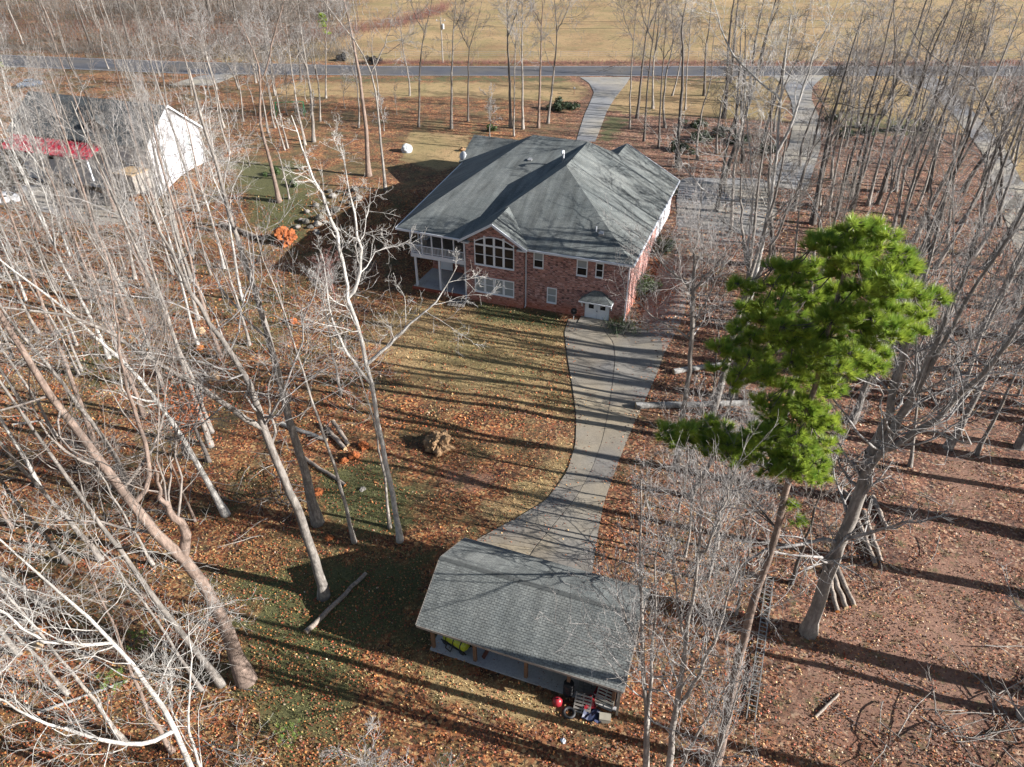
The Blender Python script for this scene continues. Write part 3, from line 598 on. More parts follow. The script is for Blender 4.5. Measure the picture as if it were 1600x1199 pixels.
# shingle courses as real overlapping tabs (too small to pick apart singly: one part)
def courses():
    S = MB(); r = random.Random(3); L = math.hypot(LY / 2, ZR - ZE); row = .13; nr = int(L / row); cy, cz = (LY / 2) / L, (ZR - ZE) / L
    for side in (0, 1):
        for i in range(nr + 1):
            x = -.02 - (.135 if i % 2 else 0) - r.random() * .03; s0 = i * row - .02
            while x < LX:
                w1 = min(.27, LX + .02 - x); x0 = max(x, -.02)
                if x + w1 > x0 + .05:
                    j = r.uniform(-.006, .006); a0 = s0 + j; a1 = min(s0 + row + .03, L); t0 = .026 + r.random() * .005; t1 = .006
                    pts = []
                    for s_, h_ in ((a0, t0), (a1, t1)):
                        for xx in (x0 + .007, x + w1 - .007):
                            y = s_ * cy - h_ * cz; z = ZE + s_ * cz + h_ * cy; pts.append((xx, y if side == 0 else LY - y, z))
                    for s_, h_ in ((a0, .004),):
                        for xx in (x0 + .007, x + w1 - .007):
                            y = s_ * cy - h_ * cz; z = ZE + s_ * cz + h_ * cy; pts.append((xx, y if side == 0 else LY - y, z))
                    S.add(pts, [(0, 1, 3, 2), (4, 5, 1, 0)] if side == 0 else [(2, 3, 1, 0), (0, 1, 5, 4)])
                x += .27
    o = S.obj('shingle_courses', M['roof_shed'], shed, uv=True); o['kind'] = 'stuff'
courses()
rc = MB().add([(-.02, -.14, -.05), (.33, -.14, -.05), (.33, 0, .035), (-.02, 0, .035), (-.02, .14, -.05), (.33, .14, -.05)], [(0, 1, 2, 3), (3, 2, 5, 4)]).obj('ridge_shingle', M['roof_shed'], shed)
rc.location = (0, LY / 2, ZR + .03)
for i in range(1, 36):
    c_ = rc.copy(); COL.objects.link(c_); c_.location = (i * .317, LY / 2, ZR + .03)
for y_ in (-.03, LY + .03): MB().box((0, y_ - .03, ZE - .16), (LX, y_ + .03, ZE + .0)).obj('fascia', M['wood_old'], shed)
for x_ in (-.035, LX + .035):
    for y0_, y1_ in ((0, LY / 2), (LY, LY / 2)): MB().bar((x_, y0_, ZE - .07), (x_, y1_, ZR - .07), .05, .16).obj('barge_board', M['wood_old'], shed)
PX = [.55, 3.1, 6.1, 8.5, 10.95]
for y_ in (.68, LY - .6):
    for x_ in PX: MB().box((x_ - .09, y_ - .09, 0), (x_ + .09, y_ + .09, ZE + .1)).obj('post', M['wood_post'], shed)
    MB().box((.3, y_ - .05, ZE + .08), (LX - .3, y_ + .05, ZE + .28)).obj('beam', M['wood_post'], shed)
for k in range(15):
    x_ = .5 + k * .75
    for s_ in (0, 1):
        y0_, y1_ = (0.05, LY / 2) if s_ == 0 else (LY - .05, LY / 2); MB().bar((x_, y0_, ZE - .19), (x_, y1_, ZR - .21), .045, .12).obj('rafter', M['wood_post'], shed)
for x_, y_ in ((3.1, .68), (6.1, .68)):
    MB().bar((x_ + .05, y_, 1.9), (x_ + .7, y_, ZE + .1), .09).obj('brace', M['wood_post'], shed)
MB().box((.4, .45, -.2), (11.2, LY - .3, .1)).obj('floor_slab', M['slab_shed'], shed)
MB().box((11.12, .66, 0), (11.2, LY - .3, ZE - .02)).add([(11.12, .5, ZE - .02), (11.12, LY - .3, ZE - .02), (11.12, LY / 2, ZR - .3), (11.2, .5, ZE - .02), (11.2, LY - .3, ZE - .02), (11.2, LY / 2, ZR - .3)], [(2, 1, 0), (3, 4, 5), (0, 3, 5, 2), (1, 2, 5, 4)]).obj('end_wall', M['wood_old'], shed)
MB().box((.3, LY - .34, 0), (11.12, LY - .28, ZE - .0)).obj('back_wall', M['wood_old'], shed)
MB().box((11.22, .2, 0), (11.34, .32, ZE - .1)).obj('corner_post', M['cream'], shed)
# things stored under the carport
def gl(x, y, z=0.1): c, s = math.cos(GA), math.sin(GA); return (GO[0] + c * x - s * y, GO[1] + s * x + c * y, z)
t_ = empty('air_compressor', gl(1.75, 1.2), GA - .25, label='yellow green tank machine with black pump under the left end of the carport', category='air compressor')
MB().tube([(-.85, 0, .55), (-.78, 0, .55), (-.7, 0, .55), (.7, 0, .55), (.78, 0, .55), (.85, 0, .55)], [.12, .28, .36, .36, .28, .12], 16).obj('tank', M['yellow'], t_, smooth=True)
for x_ in (-.5, 0, .5): MB().tube([(x_ - .03, 0, .55), (x_ + .03, 0, .55)], [.375, .375], 16).obj('strap', M['black'], t_)
MB().box((-.45, -.2, .92), (.1, .2, 1.15)).tube([(-.2, 0, 1.15), (-.2, 0, 1.35)], .13, 10).obj('pump', M['black'], t_)
for x_ in (-.6, .6):
    for y_ in (-.3, .3): MB().tube([(x_, y_ - .05, .18), (x_, y_ + .05, .18)], .18, 12).obj('wheel', M['black'], t_)
MB().bar((-.9, -.3, .2), (.9, -.3, .2), .06).bar((-.9, .3, .2), (.9, .3, .2), .06).bar((-.4, -.55, .1), (-.4, -.3, .5), .05).bar((.0, -.6, .12), (0, -.3, .45), .05).bar((-.4, -.55, .12), (0, -.6, .12), .05).obj('chassis', M['black'], t_)
tag(MB().bar((3.45, .95, .1), (3.95, 1.9, 1.3), .22, .06).obj('timber_board', M['wood_red'], loc=(GO[0], GO[1], 0), rz=GA), 'dark red plank leaning just right of the second carport post', 'plank')
t_ = empty('red_gas_can', gl(8.15, -.15, 0), GA, label='round red fuel can on the leaves at the carport edge', category='fuel can')
MB().tube([(0, 0, 0), (0, 0, .04), (0, 0, .3), (0, 0, .42), (0, 0, .46)], [.2, .27, .27, .16, .05], 14).obj('can_body', M['red_plastic'], t_, smooth=True)
MB().tube([(0, 0, .42), (.1, -.05, .6)], .03, 6).obj('spout', M['black'], t_); MB().bar((-.1, 0, .5), (.06, 0, .5), .03).bar((-.1, 0, .42), (-.1, 0, .5), .03).obj('handle', M['red_plastic'], t_)
def pallet(x, y, z, tilt, rz, lab, w=1.1, h=1.0, n=6, mat='wood_old'):
    p = empty('pallet', gl(x, y, z), GA + rz, label=lab, category='pallet'); p.rotation_euler = (tilt, 0, GA + rz)
    for k in range(n): MB().box((0, k * h / n, .06), (w, k * h / n + h / n * .55, .08)).obj('slat', M[mat], p)
    for k in range(3): x_ = k * (w - .06) / 2; MB().box((x_, 0, 0), (x_ + .06, h, .06)).obj('runner', M[mat], p)
pallet(9.05, -.25, .0, 1.0, .05, 'grey slatted pallet leaning against the middle of the carport front clutter', .9, 1.1, 6)
pallet(9.0, .7, .12, .1, .1, 'flat pale pallet lying on the carport slab behind the leaning one', 1.0, .9, 5, 'cream')
pallet(10.0, .4, .15, .9, -.1, 'tan slatted pallet standing beside the cream corner post', 1.0, 1.2, 7, 'cream')
t_ = empty('red_mower', gl(9.75, .3, .1), GA + .4, label='small red lawn mower with black wheels between the pallets', category='lawn mower')
MB().box((-.3, -.35, .15), (.3, .35, .32)).add([(-.24, -.3, .32), (.24, -.3, .32), (.24, .3, .32), (-.24, .3, .32), (-.14, -.16, .5), (.14, -.16, .5), (.14, .16, .5), (-.14, .16, .5)], [(0, 1, 5, 4), (1, 2, 6, 5), (2, 3, 7, 6), (3, 0, 4, 7), (4, 5, 6, 7)]).obj('deck', M['red_plastic'], t_)
for x_ in (-.32, .32):
    for y_ in (-.28, .28): MB().tube([(x_ - .03, y_, .13), (x_ + .03, y_, .13)], .13, 10).obj('wheel', M['black'], t_)
MB().bar((-.22, .35, .3), (-.22, 1.0, .95), .03).bar((.22, .35, .3), (.22, 1.0, .95), .03).bar((-.22, 1.0, .95), (.22, 1.0, .95), .03).obj('handle', M['black'], t_)
for x, y, a_, lab in ((8.55, .55, 0, 'black drum standing behind the red fuel can'), (8.9, -.5, .5, 'dark tyre lying in the shade left of the leaning pallet')):
    if 'tyre' in lab:
        V = []; Fs = []
        for i in range(16):
            for j in range(6): A1, B1 = i * math.pi / 8, j * math.pi / 3; V.append(((.28 + .09 * math.cos(B1)) * math.cos(A1), (.28 + .09 * math.cos(B1)) * math.sin(A1), .1 + .09 * math.sin(B1)))
        for i in range(16):
            for j in range(6): Fs.append((i * 6 + j, ((i + 1) % 16) * 6 + j, ((i + 1) % 16) * 6 + (j + 1) % 6, i * 6 + (j + 1) % 6))
        tag(mesh_obj('tyre', V, Fs, M['black'], smooth=True, loc=gl(x, y, 0)), lab, 'tyre')
    else: tag(MB().tube([(0, 0, 0), (0, 0, .28), (0, 0, .3), (0, 0, .32), (0, 0, .6), (0, 0, .62), (0, 0, .64), (0, 0, .88), (0, 0, .9)], [.28, .28, .3, .28, .28, .3, .28, .28, .25], 16).obj('drum', M['black'], loc=gl(x, y)), lab, 'drum')
tb = MB(); rr = random.Random(5)
for k in range(7):
    a_ = [(-.5 + k * .17 + rr.uniform(-.03, .03), y_, .12 + rr.uniform(0, .16)) for y_ in (-.35, -.15, .1, .35)]
    if k: tb.add(prev + a_, [(i, i + 1, i + 5, i + 4) for i in range(3)])
    prev = a_
tag(tb.obj('blue_tarp', M['blue_tarp'], loc=gl(10.1, -.25, 0), rz=GA), 'crumpled dark blue tarp on the ground in front of the right pallets', 'tarp')
bx = empty('cream_cooler', gl(10.75, -.2, 0), GA + .2, label='small cream cooler box at the right end of the carport front', category='cooler')
MB().box((-.28, -.18, 0), (.28, .18, .3)).obj('box_body', M['cream'], bx); MB().box((-.3, -.2, .3), (.3, .2, .36)).obj('lid', M['cream'], bx)
bx = empty('storage_box', gl(10.35, 1.0, .1), GA - .2, label='pale plastic storage box with lid on the right end of the carport slab', category='storage box')
MB().add([(-.35, -.25, 0), (.35, -.25, 0), (.35, .25, 0), (-.35, .25, 0), (-.4, -.3, .4), (.4, -.3, .4), (.4, .3, .4), (-.4, .3, .4)], [(3, 2, 1, 0), (0, 1, 5, 4), (1, 2, 6, 5), (2, 3, 7, 6), (3, 0, 4, 7)]).obj('tub', M['white'], bx); MB().box((-.43, -.33, .4), (.43, .33, .45)).obj('lid', M['red_plastic'], bx)

# ------------------------------------------------------------------ neighbour's house
NA = math.radians(-20); no = np.array([-48.2, 94.6]); nb = empty('white_house', (no[0], no[1], 0), NA, label='white sided house with dark grey roof and red metal porch roof behind the left trees', category='house')
MB().box((-24, 0, 1), (0, 10, 8.2)).add([(0, 0, 8.2), (0, 10, 8.2), (0, 5, 12), (-.2, 0, 8.2), (-.2, 10, 8.2), (-.2, 5, 12)], [(0, 1, 2), (5, 4, 3), (0, 2, 5, 3), (1, 4, 5, 2)]).obj('wall', M['siding'], nb, uv=True)
roofpart('roof', [[(-24.4, -.5, 7.85), (.35, -.5, 7.85), (.35, 5, 12.05), (-24.4, 5, 12.05)], [(-24.4, 5, 12.05), (.35, 5, 12.05), (.35, 10.5, 7.85), (-24.4, 10.5, 7.85)]], M['roof_slate'], nb)
for a_, b_ in ((-.5, 5), (10.5, 5)): MB().bar((.4, a_, 7.78), (.4, b_, 11.98), .08, .25).obj('fascia', M['white'], nb)
roofpart('porch_roof', [[(-23, -3.6, 6.5), (-7, -3.6, 6.5), (-7, -.02, 7.7), (-23, -.02, 7.7)]], M['roof_red'], nb, .1)
for k in range(16): MB().bar((-22.9 + k * 1.04, -3.6, 6.53), (-22.9 + k * 1.04, -.05, 7.73), .06, .05).obj('roof_seam', M['roof_red'], nb)
for k in range(5): MB().box((-22.8 + k * 3.85, -3.5, 2.8), (-22.6 + k * 3.85, -3.3, 6.5)).obj('post', M['white_trim'], nb)
for (y0, z0) in ((1.5, 3.6), (6.8, 3.6), (1.5, 6.0), (6.8, 6.0)):
    f_ = MB().box((0, y0, z0), (.06, y0 + 1.3, z0 + 1.5)).obj('window', M['white_trim'], nb); MB().box((.06, y0 + .12, z0 + .12), (.07, y0 + 1.18, z0 + 1.38)).obj('pane', M['blind'], f_)
    MB().box((.07, y0 + .12, z0 + .71), (.085, y0 + 1.18, z0 + .79)).obj('sash_bar', M['white_trim'], f_)
for k in range(5):
    f_ = MB().box((-23 + k * 4.4, -.06, 4.3), (-21.9 + k * 4.4, 0, 5.8)).obj('window', M['white_trim'], nb); MB().box((-22.9 + k * 4.4, -.07, 4.4), (-22 + k * 4.4, -.06, 5.7)).obj('pane', M['glass'], f_)
roofpart('dormer_roof', [[(-12, 1.0, 9.1), (-9.4, 1.0, 10.6), (-9.4, 3.3, 10.6)], [(-9.4, 1.0, 10.6), (-6.8, 1.0, 9.1), (-9.4, 3.3, 10.6)]], M['roof_slate'], nb)
MB().box((-3.6, -3.2, 2.5), (-.5, -.05, 4.9)).obj('rear_deck', M['wood_old'], nb); MB().box((-3.7, -3.3, 4.9), (-.4, -.05, 5.05)).obj('deck_floor', M['cut_tan'], nb)
strip('patio', [(20, 292), (80, 288), (150, 300), (215, 318)], [(60, 330), (110, 342), (150, 356), (200, 345)], M['concrete_pale'], 12, .06)[0]['kind'] = 'structure'

# ------------------------------------------------------------------ trees
def tubes(P, R, sides, point=False):
    """P (N,m,3), R (N,m) -> verts, quads; all N tubes at once"""
    Nn, m, _ = P.shape
    T = np.gradient(P, axis=1); T /= np.linalg.norm(T, axis=2, keepdims=True) + 1e-9
    T0 = T.mean(1, keepdims=True); ref = np.where(np.abs(T0[..., 2:3]) < .8, np.array([0, 0, 1.]), np.array([1., 0, 0]))
    A = np.cross(T, ref); A /= np.linalg.norm(A, axis=2, keepdims=True) + 1e-9; B = np.cross(T, A)
    an = np.arange(sides) * 2 * np.pi / sides
    V = P[:, :, None] + (A[:, :, None] * np.cos(an)[None, None, :, None] + B[:, :, None] * np.sin(an)[None, None, :, None]) * R[:, :, None, None]
    base = (np.arange(Nn) * m * sides)[:, None, None]; i = (np.arange(m - 1) * sides)[None, :, None]; k = np.arange(sides)[None, None]
    k2 = (k + 1) % sides; Q = np.stack([base + i + k, base + i + k2, base + i + sides + k2, base + i + sides + k], -1).reshape(-1, 4)
    return V.reshape(-1, 3), Q
def kids(g, P, R, n, t0, t1, ang, asd, Lf, segs, wob, up, rf, rmin, tip=.35):
    Nn, m, _ = P.shape
    t = t0 + (t1 - t0) * (np.arange(n)[None] + g.random((Nn, n))) / n; f = t * (m - 1); a = np.minimum(f.astype(int), m - 2); f = (f - a)[..., None]
    idx = np.arange(Nn)[:, None]; p0, p1 = P[idx, a], P[idx, a + 1]; pos = p0 * (1 - f) + p1 * f
    Tn = p1 - p0; Tn /= np.linalg.norm(Tn, axis=2, keepdims=True) + 1e-9; rl = R[idx, a] * (1 - f[..., 0]) + R[idx, a + 1] * f[..., 0]
    q = g.normal(size=(Nn, n, 3)); q -= (q * Tn).sum(-1, keepdims=True) * Tn; q /= np.linalg.norm(q, axis=2, keepdims=True) + 1e-9
    an = np.radians(np.clip(g.normal(ang, asd, (Nn, n)), 12, 100))[..., None]; d = np.cos(an) * Tn + np.sin(an) * q
    L = Lf(t, g.random((Nn, n))); pos = pos.reshape(-1, 3); d = d.reshape(-1, 3); L = np.broadcast_to(L, (Nn, n)).reshape(-1)
    out = [pos]
    for s in range(segs):
        d = d + g.normal(0, wob, d.shape); d[:, 2] += up; d /= np.linalg.norm(d, axis=1, keepdims=True); pos = pos + d * (L / segs)[:, None]; out.append(pos)
    r0 = np.maximum(rl.reshape(-1) * rf, rmin); tt = np.linspace(0, 1, segs + 1)[None]
    return np.stack(out, 1), np.maximum(r0[:, None] * (1 - (1 - tip) * tt), rmin * .55)
def seglen(P): return np.linalg.norm(np.diff(P, axis=1), axis=2).sum(1)
STY = {  # n1, t0, ang, L1 fraction of height, up, n2, n3, n4
    'poplar': dict(n1=15, t0=.42, ang=42, L=.24, up=.16, n2=6, n3=4, n4=1, wob=.17),
    'oak': dict(n1=12, t0=.38, ang=58, L=.34, up=.10, n2=7, n3=5, n4=1, wob=.24),
    'high': dict(n1=10, t0=.62, ang=45, L=.20, up=.14, n2=6, n3=5, n4=1, wob=.2),
    'sap': dict(n1=13, t0=.2, ang=42, L=.34, up=.12, n2=5, n3=4, n4=0, wob=.16),
    'bush': dict(n1=9, t0=.15, ang=40, L=.5, up=.06, n2=6, n3=5, n4=2, wob=.14),
    'fan': dict(n1=16, t0=.3, ang=34, L=.42, up=.12, n2=7, n3=5, n4=1, wob=.12)}
def smooth_line(P, n, g, wob):
    P = np.asarray(P, float); Q = resample(P, n) if len(P) > 1 else P
    if len(P) > 2:
        for _ in range(2): Q[1:-1] = Q[1:-1] * .5 + (Q[:-2] + Q[2:]) * .25
    Q[1:-1, :2] += g.normal(0, wob, (n - 2, 2)); return Q
def make_tree(name, stems, r0, style, seed, bark, rmin=.008, dens=1.0, scale_l=1.0, loc=None, tags=None, barkb=None, knee=.14, extra=None):
    """stems: list of (points relative to the base, start radius factor, first-limb fraction)"""
    g = np.random.default_rng(seed); S = STY[style]; TV = []; TQ = []; CV = []; CQ = []; kt = kc = 0
    Ht = max(float(np.max(np.array(s[0])[:, 2])) for s in stems)
    for si, (pts, rf, tb) in enumerate(stems):
        n = 14
        if si:
            q0 = np.asarray(pts[0], float); am = min(((np.linalg.norm(p_ - q0), k_, j_) for k_, mp_ in enumerate(mains) for j_, p_ in enumerate(mp_[0])), key=lambda t_: t_[0])
            q1 = mains[am[1]][0][am[2]]; lim = mains[am[1]][1][am[2]] * .92; pts = [q1] + [np.asarray(p_, float) for p_ in pts[1:]]
        P = smooth_line(pts, n, g, .035 if si == 0 else .05); tt = np.linspace(0, 1, n)
        R = r0 * rf * (1 - (1 - (knee if si == 0 else .16)) * tt ** .9)
        if si == 0: R = R * (1 + .55 * np.exp(-tt * 26))
        if si == 0: P[0, 2] -= .25; mains = []
        else: R = np.minimum(R, lim)
        mains.append((P, R))
        v, q = tubes(P[None], R[None], 9); TV.append(v); TQ.append(q + kt); kt += len(v)
        # burls / rings come from the bark; limbs:
        Lh = seglen(P[None])[0]; t0 = tb if tb is not None else S['t0']
        n1 = max(3, int(S['n1'] * dens * min(1, Lh / 12 + .3) * (1 - t0 + .2)))
        base = max(Ht, 6) * S['L'] * scale_l
        P1, R1_ = kids(g, P[None], R[None], n1, t0, .99, S['ang'], 12, lambda t, r: base * (.45 + .75 * r) * (1.15 - .75 * (t - t0) / max(1 - t0, .05)), 7, S['wob'], S['up'], .36, rmin * 2.0, .25)
        L1_ = seglen(P1)[:, None]
        P2, R2_ = kids(g, P1, R1_, S['n2'], .16, 1.0, 42, 13, lambda t, r: L1_ * (.28 + .36 * r) * (1.15 - .55 * t), 4, S['wob'] * 1.1, S['up'] * .8, .6, rmin * 1.35, .45)
        L2_ = seglen(P2)[:, None]
        P3, R3_ = kids(g, P2, R2_, S['n3'], .15, 1.0, 42, 14, lambda t, r: L2_ * (.3 + .35 * r) * (1.1 - .4 * t), 3, S['wob'] * 1.2, S['up'] * .6, .65, rmin, .5)
        grp = [(P1, R1_, 5), (P2, R2_, 3), (P3, R3_, 3)]
        if S['n4']:
            L3_ = seglen(P3)[:, None]; P4, R4_ = kids(g, P3, R3_, S['n4'], .2, 1.0, 40, 14, lambda t, r: L3_ * (.3 + .4 * r), 1, .1, .05, .8, rmin * .8, .5); grp.append((P4, R4_, 3))
        for Pk, Rk, sd_ in grp: v, q = tubes(Pk, Rk, sd_); CV.append(v); CQ.append(q + kc); kc += len(v)
    barkb = barkb or {'bark_pale': 'twig_pale', 'bark_white': 'bark_white', 'bark_grey': 'twig_pale' if seed % 2 else 'bark_grey', 'bark_dark': 'twig_brown', 'bark_pink': 'twig_brown'}.get(bark)
    root = empty(name, loc if loc is not None else (0, 0, 0), 0, **(tags or {}))
    tr = mesh_link('trunk', np_mesh('trunk', np.concatenate(TV), np.concatenate(TQ)), M[bark], root, True)
    mesh_link('crown', np_mesh('crown', np.concatenate(CV), np.concatenate(CQ)), M[barkb or bark], root, False)
    return root
TRI_COUNT = 0
def lift(base, pxs, extra=0.0):
    """a stem traced in the photograph, put in space: each point nearest above the one before"""
    P = [np.array(base, float)]
    for (x, y) in pxs:
        d = ray(x, y); C0 = np.array([0, 0, CAM_H]); q = P[-1]
        t = ((q - C0)[:2] @ d[:2]) / (d[:2] @ d[:2]); p = C0 + d * t
        if p[2] < q[2] + .25: p[2] = q[2] + .25
        P.append(p)
    if extra:
        a, b_ = P[-2], P[-1]; d = (b_ - a); d = d / np.linalg.norm(d); d = d * .8 + np.array([0, 0, .5]); P.append(b_ + d / np.linalg.norm(d) * extra)
    return P
WOODS = 'bare trees in the left hand woods'
def traced(pxs, extra, r, style, bark, label, forks=(), tb=None, name='bare_tree', cat='bare tree', group=None, dens=1.0, sl=1.0, seed=None, rmin=.008, knee=.14):
    """pxs[0] is the foot on the ground; forks: (index of the point it leaves, pixel points, extra length, radius factor, limb fraction)"""
    B = at(*pxs[0]); P = lift(B, pxs[1:], extra); st = [([p - B for p in P], 1.0, tb)]
    for (i, fp, ex, rf, ftb) in forks: F = lift(P[i], fp, ex); st.append(([p - B for p in F], rf, ftb))
    seed = seed if seed is not None else int(pxs[0][0] * 7 + pxs[0][1])
    return make_tree(name, st, r * 1.12, style, seed, bark, rmin, dens, sl, tuple(B), dict(label=label, category=cat, group=group), knee=knee)
def upright(px, py, h, lx, ly, r, style, bark, label, group=None, tb=None, name='bare_tree', cat='bare tree', dens=1.0, sl=1.0, rmin=.008, z=None, seed=None):
    B = at(px, py); g = np.random.default_rng(int(px * 3 + py * 11)); k = 6
    P = [np.array([lx * (i / k) ** 1.3 + (g.normal(0, .12) if i else 0), ly * (i / k) ** 1.3 + (g.normal(0, .12) if i else 0), h * i / k]) for i in range(k + 1)]
    return make_tree(name, [(P, 1.0, tb)], r, style, seed or int(px * 5 + py), bark, rmin, dens, sl, tuple(B), dict(label=label, category=cat, group=group))

# --- the near left stand, each trunk traced
traced([(385, 1062), (345, 960), (300, 872), (262, 858), (217, 812), (205, 790), (160, 720), (112, 668), (82, 640), (57, 570), (20, 540), (-20, 470)], 2, .36, 'oak', 'bark_pink', 'thick pinkish brown forked tree, its foot left of and below the carport shadow',
       forks=[(2, [(292, 825), (250, 780), (243, 750), (241, 728)], 0, .7, .35), (5, [(238, 765), (235, 720), (217, 670), (205, 620), (189, 600), (187, 530)], 3, .3, .3)], tb=.45, dens=.8)
traced([(347, 1069), (300, 1009), (240, 934), (180, 851), (125, 775), (62, 690), (0, 600)], 4, .16, 'poplar', 'bark_grey', 'slim straight grey tree rooted right beside the foot of the thick pinkish forked tree')
traced([(315, 1078), (240, 965), (205, 915), (150, 850)], 3, .09, 'sap', 'bark_grey', 'thin sapling between the slim grey tree and the white limbed tree at bottom left')
# white limbed tree rooted below the frame
traced([(335, 1290), (296, 1199), (281, 1144), (240, 1091), (232, 1057), (180, 1020), (142, 960), (75, 915)], 2.5, .15, 'oak', 'bark_white', 'white barked crooked tree leaning in from the bottom left edge',
       forks=[(0, [(319, 1199), (289, 1140), (296, 1090), (300, 1020)], 2, .6, .3), (2, [(262, 1172), (220, 1168), (160, 1160), (86, 1132), (0, 1100)], 1.5, .6, .2), (5, [(120, 1010), (60, 1000), (0, 955)], 1.5, .5, .1)], tb=.45, dens=1.5, sl=.75, rmin=.006)
traced([(197, 1159), (142, 1087), (94, 1027), (40, 960), (8, 930)], 5, .10, 'poplar', 'bark_pale', 'thin pale tree rooted at bottom left, right of the fallen pole', tb=.5)
traced([(107, 1085), (56, 1027), (0, 965)], 6, .10, 'poplar', 'bark_pale', 'thin pale tree at bottom left beside the two sawn orange log ends', tb=.5)
traced([(30, 1022), (0, 985), (-40, 930)], 8, .14, 'poplar', 'bark_grey', 'grey trunk leaving the picture at the left edge above the sawn orange log ends', tb=.5)
traced([(270, 1174), (225, 1106), (206, 1050), (195, 1020)], 6, .11, 'poplar', 'bark_pink', 'thin pinkish trunk seen through the white limbed tree near the bottom edge', tb=.5)
traced([(68, 943), (0, 895), (-60, 850)], 8, .15, 'poplar', 'bark_pale', 'pale leaning trunk crossing the left edge below the steep grey pair', tb=.5)
traced([(20, 823), (0, 797), (-30, 760)], 8, .11, 'poplar', 'bark_pink', 'short visible pinkish trunk cut by the left frame edge, above the steep grey pair', tb=.5)
traced([(354, 804), (322, 750), (297, 697), (247, 632), (217, 590), (188, 558), (150, 525), (110, 492), (70, 457), (10, 420)], 1.5, .20, 'oak', 'bark_white', 'white mottled trunk that bends far to the left, its foot in open orange leaves', tb=.4,
       forks=[(3, [(190, 620), (188, 560), (180, 500)], 1, .3, .2)])
traced([(107, 880), (57, 825), (15, 770), (-30, 720)], 7, .13, 'poplar', 'bark_dark', 'dark lower trunk near the left edge casting a broad shadow on orange leaves', tb=.5)
traced([(158, 875), (125, 832), (87, 790), (50, 750), (0, 695), (-40, 640)], 6, .15, 'poplar', 'bark_grey', 'grey trunk with a long side branch pointing down left, right of the dark shaded one', tb=.4)
traced([(206, 772), (185, 720), (162, 682), (135, 650), (100, 600), (60, 557), (30, 520), (0, 480)], 6, .17, 'poplar', 'bark_pale', 'pale straight trunk directly behind the broken limb of the pinkish forked tree', tb=.5)
traced([(327, 722), (300, 657), (290, 620), (280, 590)], 7, .13, 'poplar', 'bark_dark', 'dark shaded trunk hung with a clump of orange leaves', tb=.5)
traced([(329, 697), (305, 625), (275, 540), (260, 480), (240, 450), (220, 400), (190, 340)], 7, .19, 'poplar', 'bark_pale', 'left stem foot of the pale twin trunks below the sawn logs', tb=.5)
traced([(331, 676), (310, 615), (282, 550), (262, 500), (245, 440), (225, 370)], 7, .15, 'poplar', 'bark_pale', 'slimmer of the pale twin trunks, the one just behind', tb=.5)
traced([(291, 715), (270, 665), (255, 610), (238, 560)], 7, .13, 'poplar', 'bark_grey', 'grey trunk standing left of the dark shaded trunk with orange leaves', tb=.5)
traced([(505, 932), (500, 897), (470, 810), (442, 745), (425, 705), (407, 665), (405, 642)], 0, .27, 'oak', 'bark_grey', 'big forked grey tree whose foot touches the left corner of the carport shadow',
       forks=[(5, [(375, 655), (350, 632), (325, 605), (287, 597), (250, 570), (200, 537), (152, 502), (105, 490), (45, 485), (0, 495)], 1, .55, .15), (6, [(392, 612), (397, 628), (385, 585), (362, 555), (337, 517), (300, 457), (287, 432), (262, 390)], 2.5, .6, .15),
              (4, [(432, 690), (425, 650), (414, 635), (422, 600)], 2, .3, .2)], tb=.93, knee=.6, dens=1.1, sl=.9)
traced([(497, 817), (475, 740), (462, 687), (447, 630), (437, 600), (422, 531), (409, 484), (384, 416), (369, 375), (350, 310)], 6, .29, 'high', 'bark_pale', 'tallest straight pale trunk with a flared foot, right of the big forked grey tree', tb=.5, dens=1.2)
traced([(554, 847), (537, 780), (510, 685), (477, 600), (469, 562), (452, 505), (437, 470)], 4, .12, 'poplar', 'bark_pale', 'slender pale pole like tree midway between the tallest trunk and the twin stems', tb=.6)
traced([(625, 845), (610, 762), (595, 680), (582, 612), (573, 573), (570, 550), (563, 507), (553, 487), (543, 467)], 0, .17, 'oak', 'bark_white', 'white barked tree with wide upper limbs in front of the house porch',
       forks=[(4, [(607, 540), (640, 508), (657, 493), (675, 478), (697, 453)], 1.5, .55, .25), (3, [(560, 575), (543, 550), (525, 538), (533, 535), (517, 510), (513, 470)], 2, .55, .2),
              (8, [(545, 465), (540, 400), (520, 350), (505, 312), (478, 250)], 2, .7, .1), (8, [(560, 470), (565, 400), (560, 362), (546, 300)], 2, .6, .1)], tb=.85, knee=.5, dens=.6, sl=.42)
traced([(609, 825), (603, 762), (588, 680), (575, 615), (566, 600)], 3, .10, 'sap', 'bark_pale', 'thin second stem standing close beside the white barked tree with wide upper limbs', tb=.6)
traced([(532, 617), (518, 540), (513, 510), (505, 470)], 3, .12, 'oak', 'bark_pale', 'small tree on the orange leaves left of the lawn, with a fine spreading crown', tb=.5)
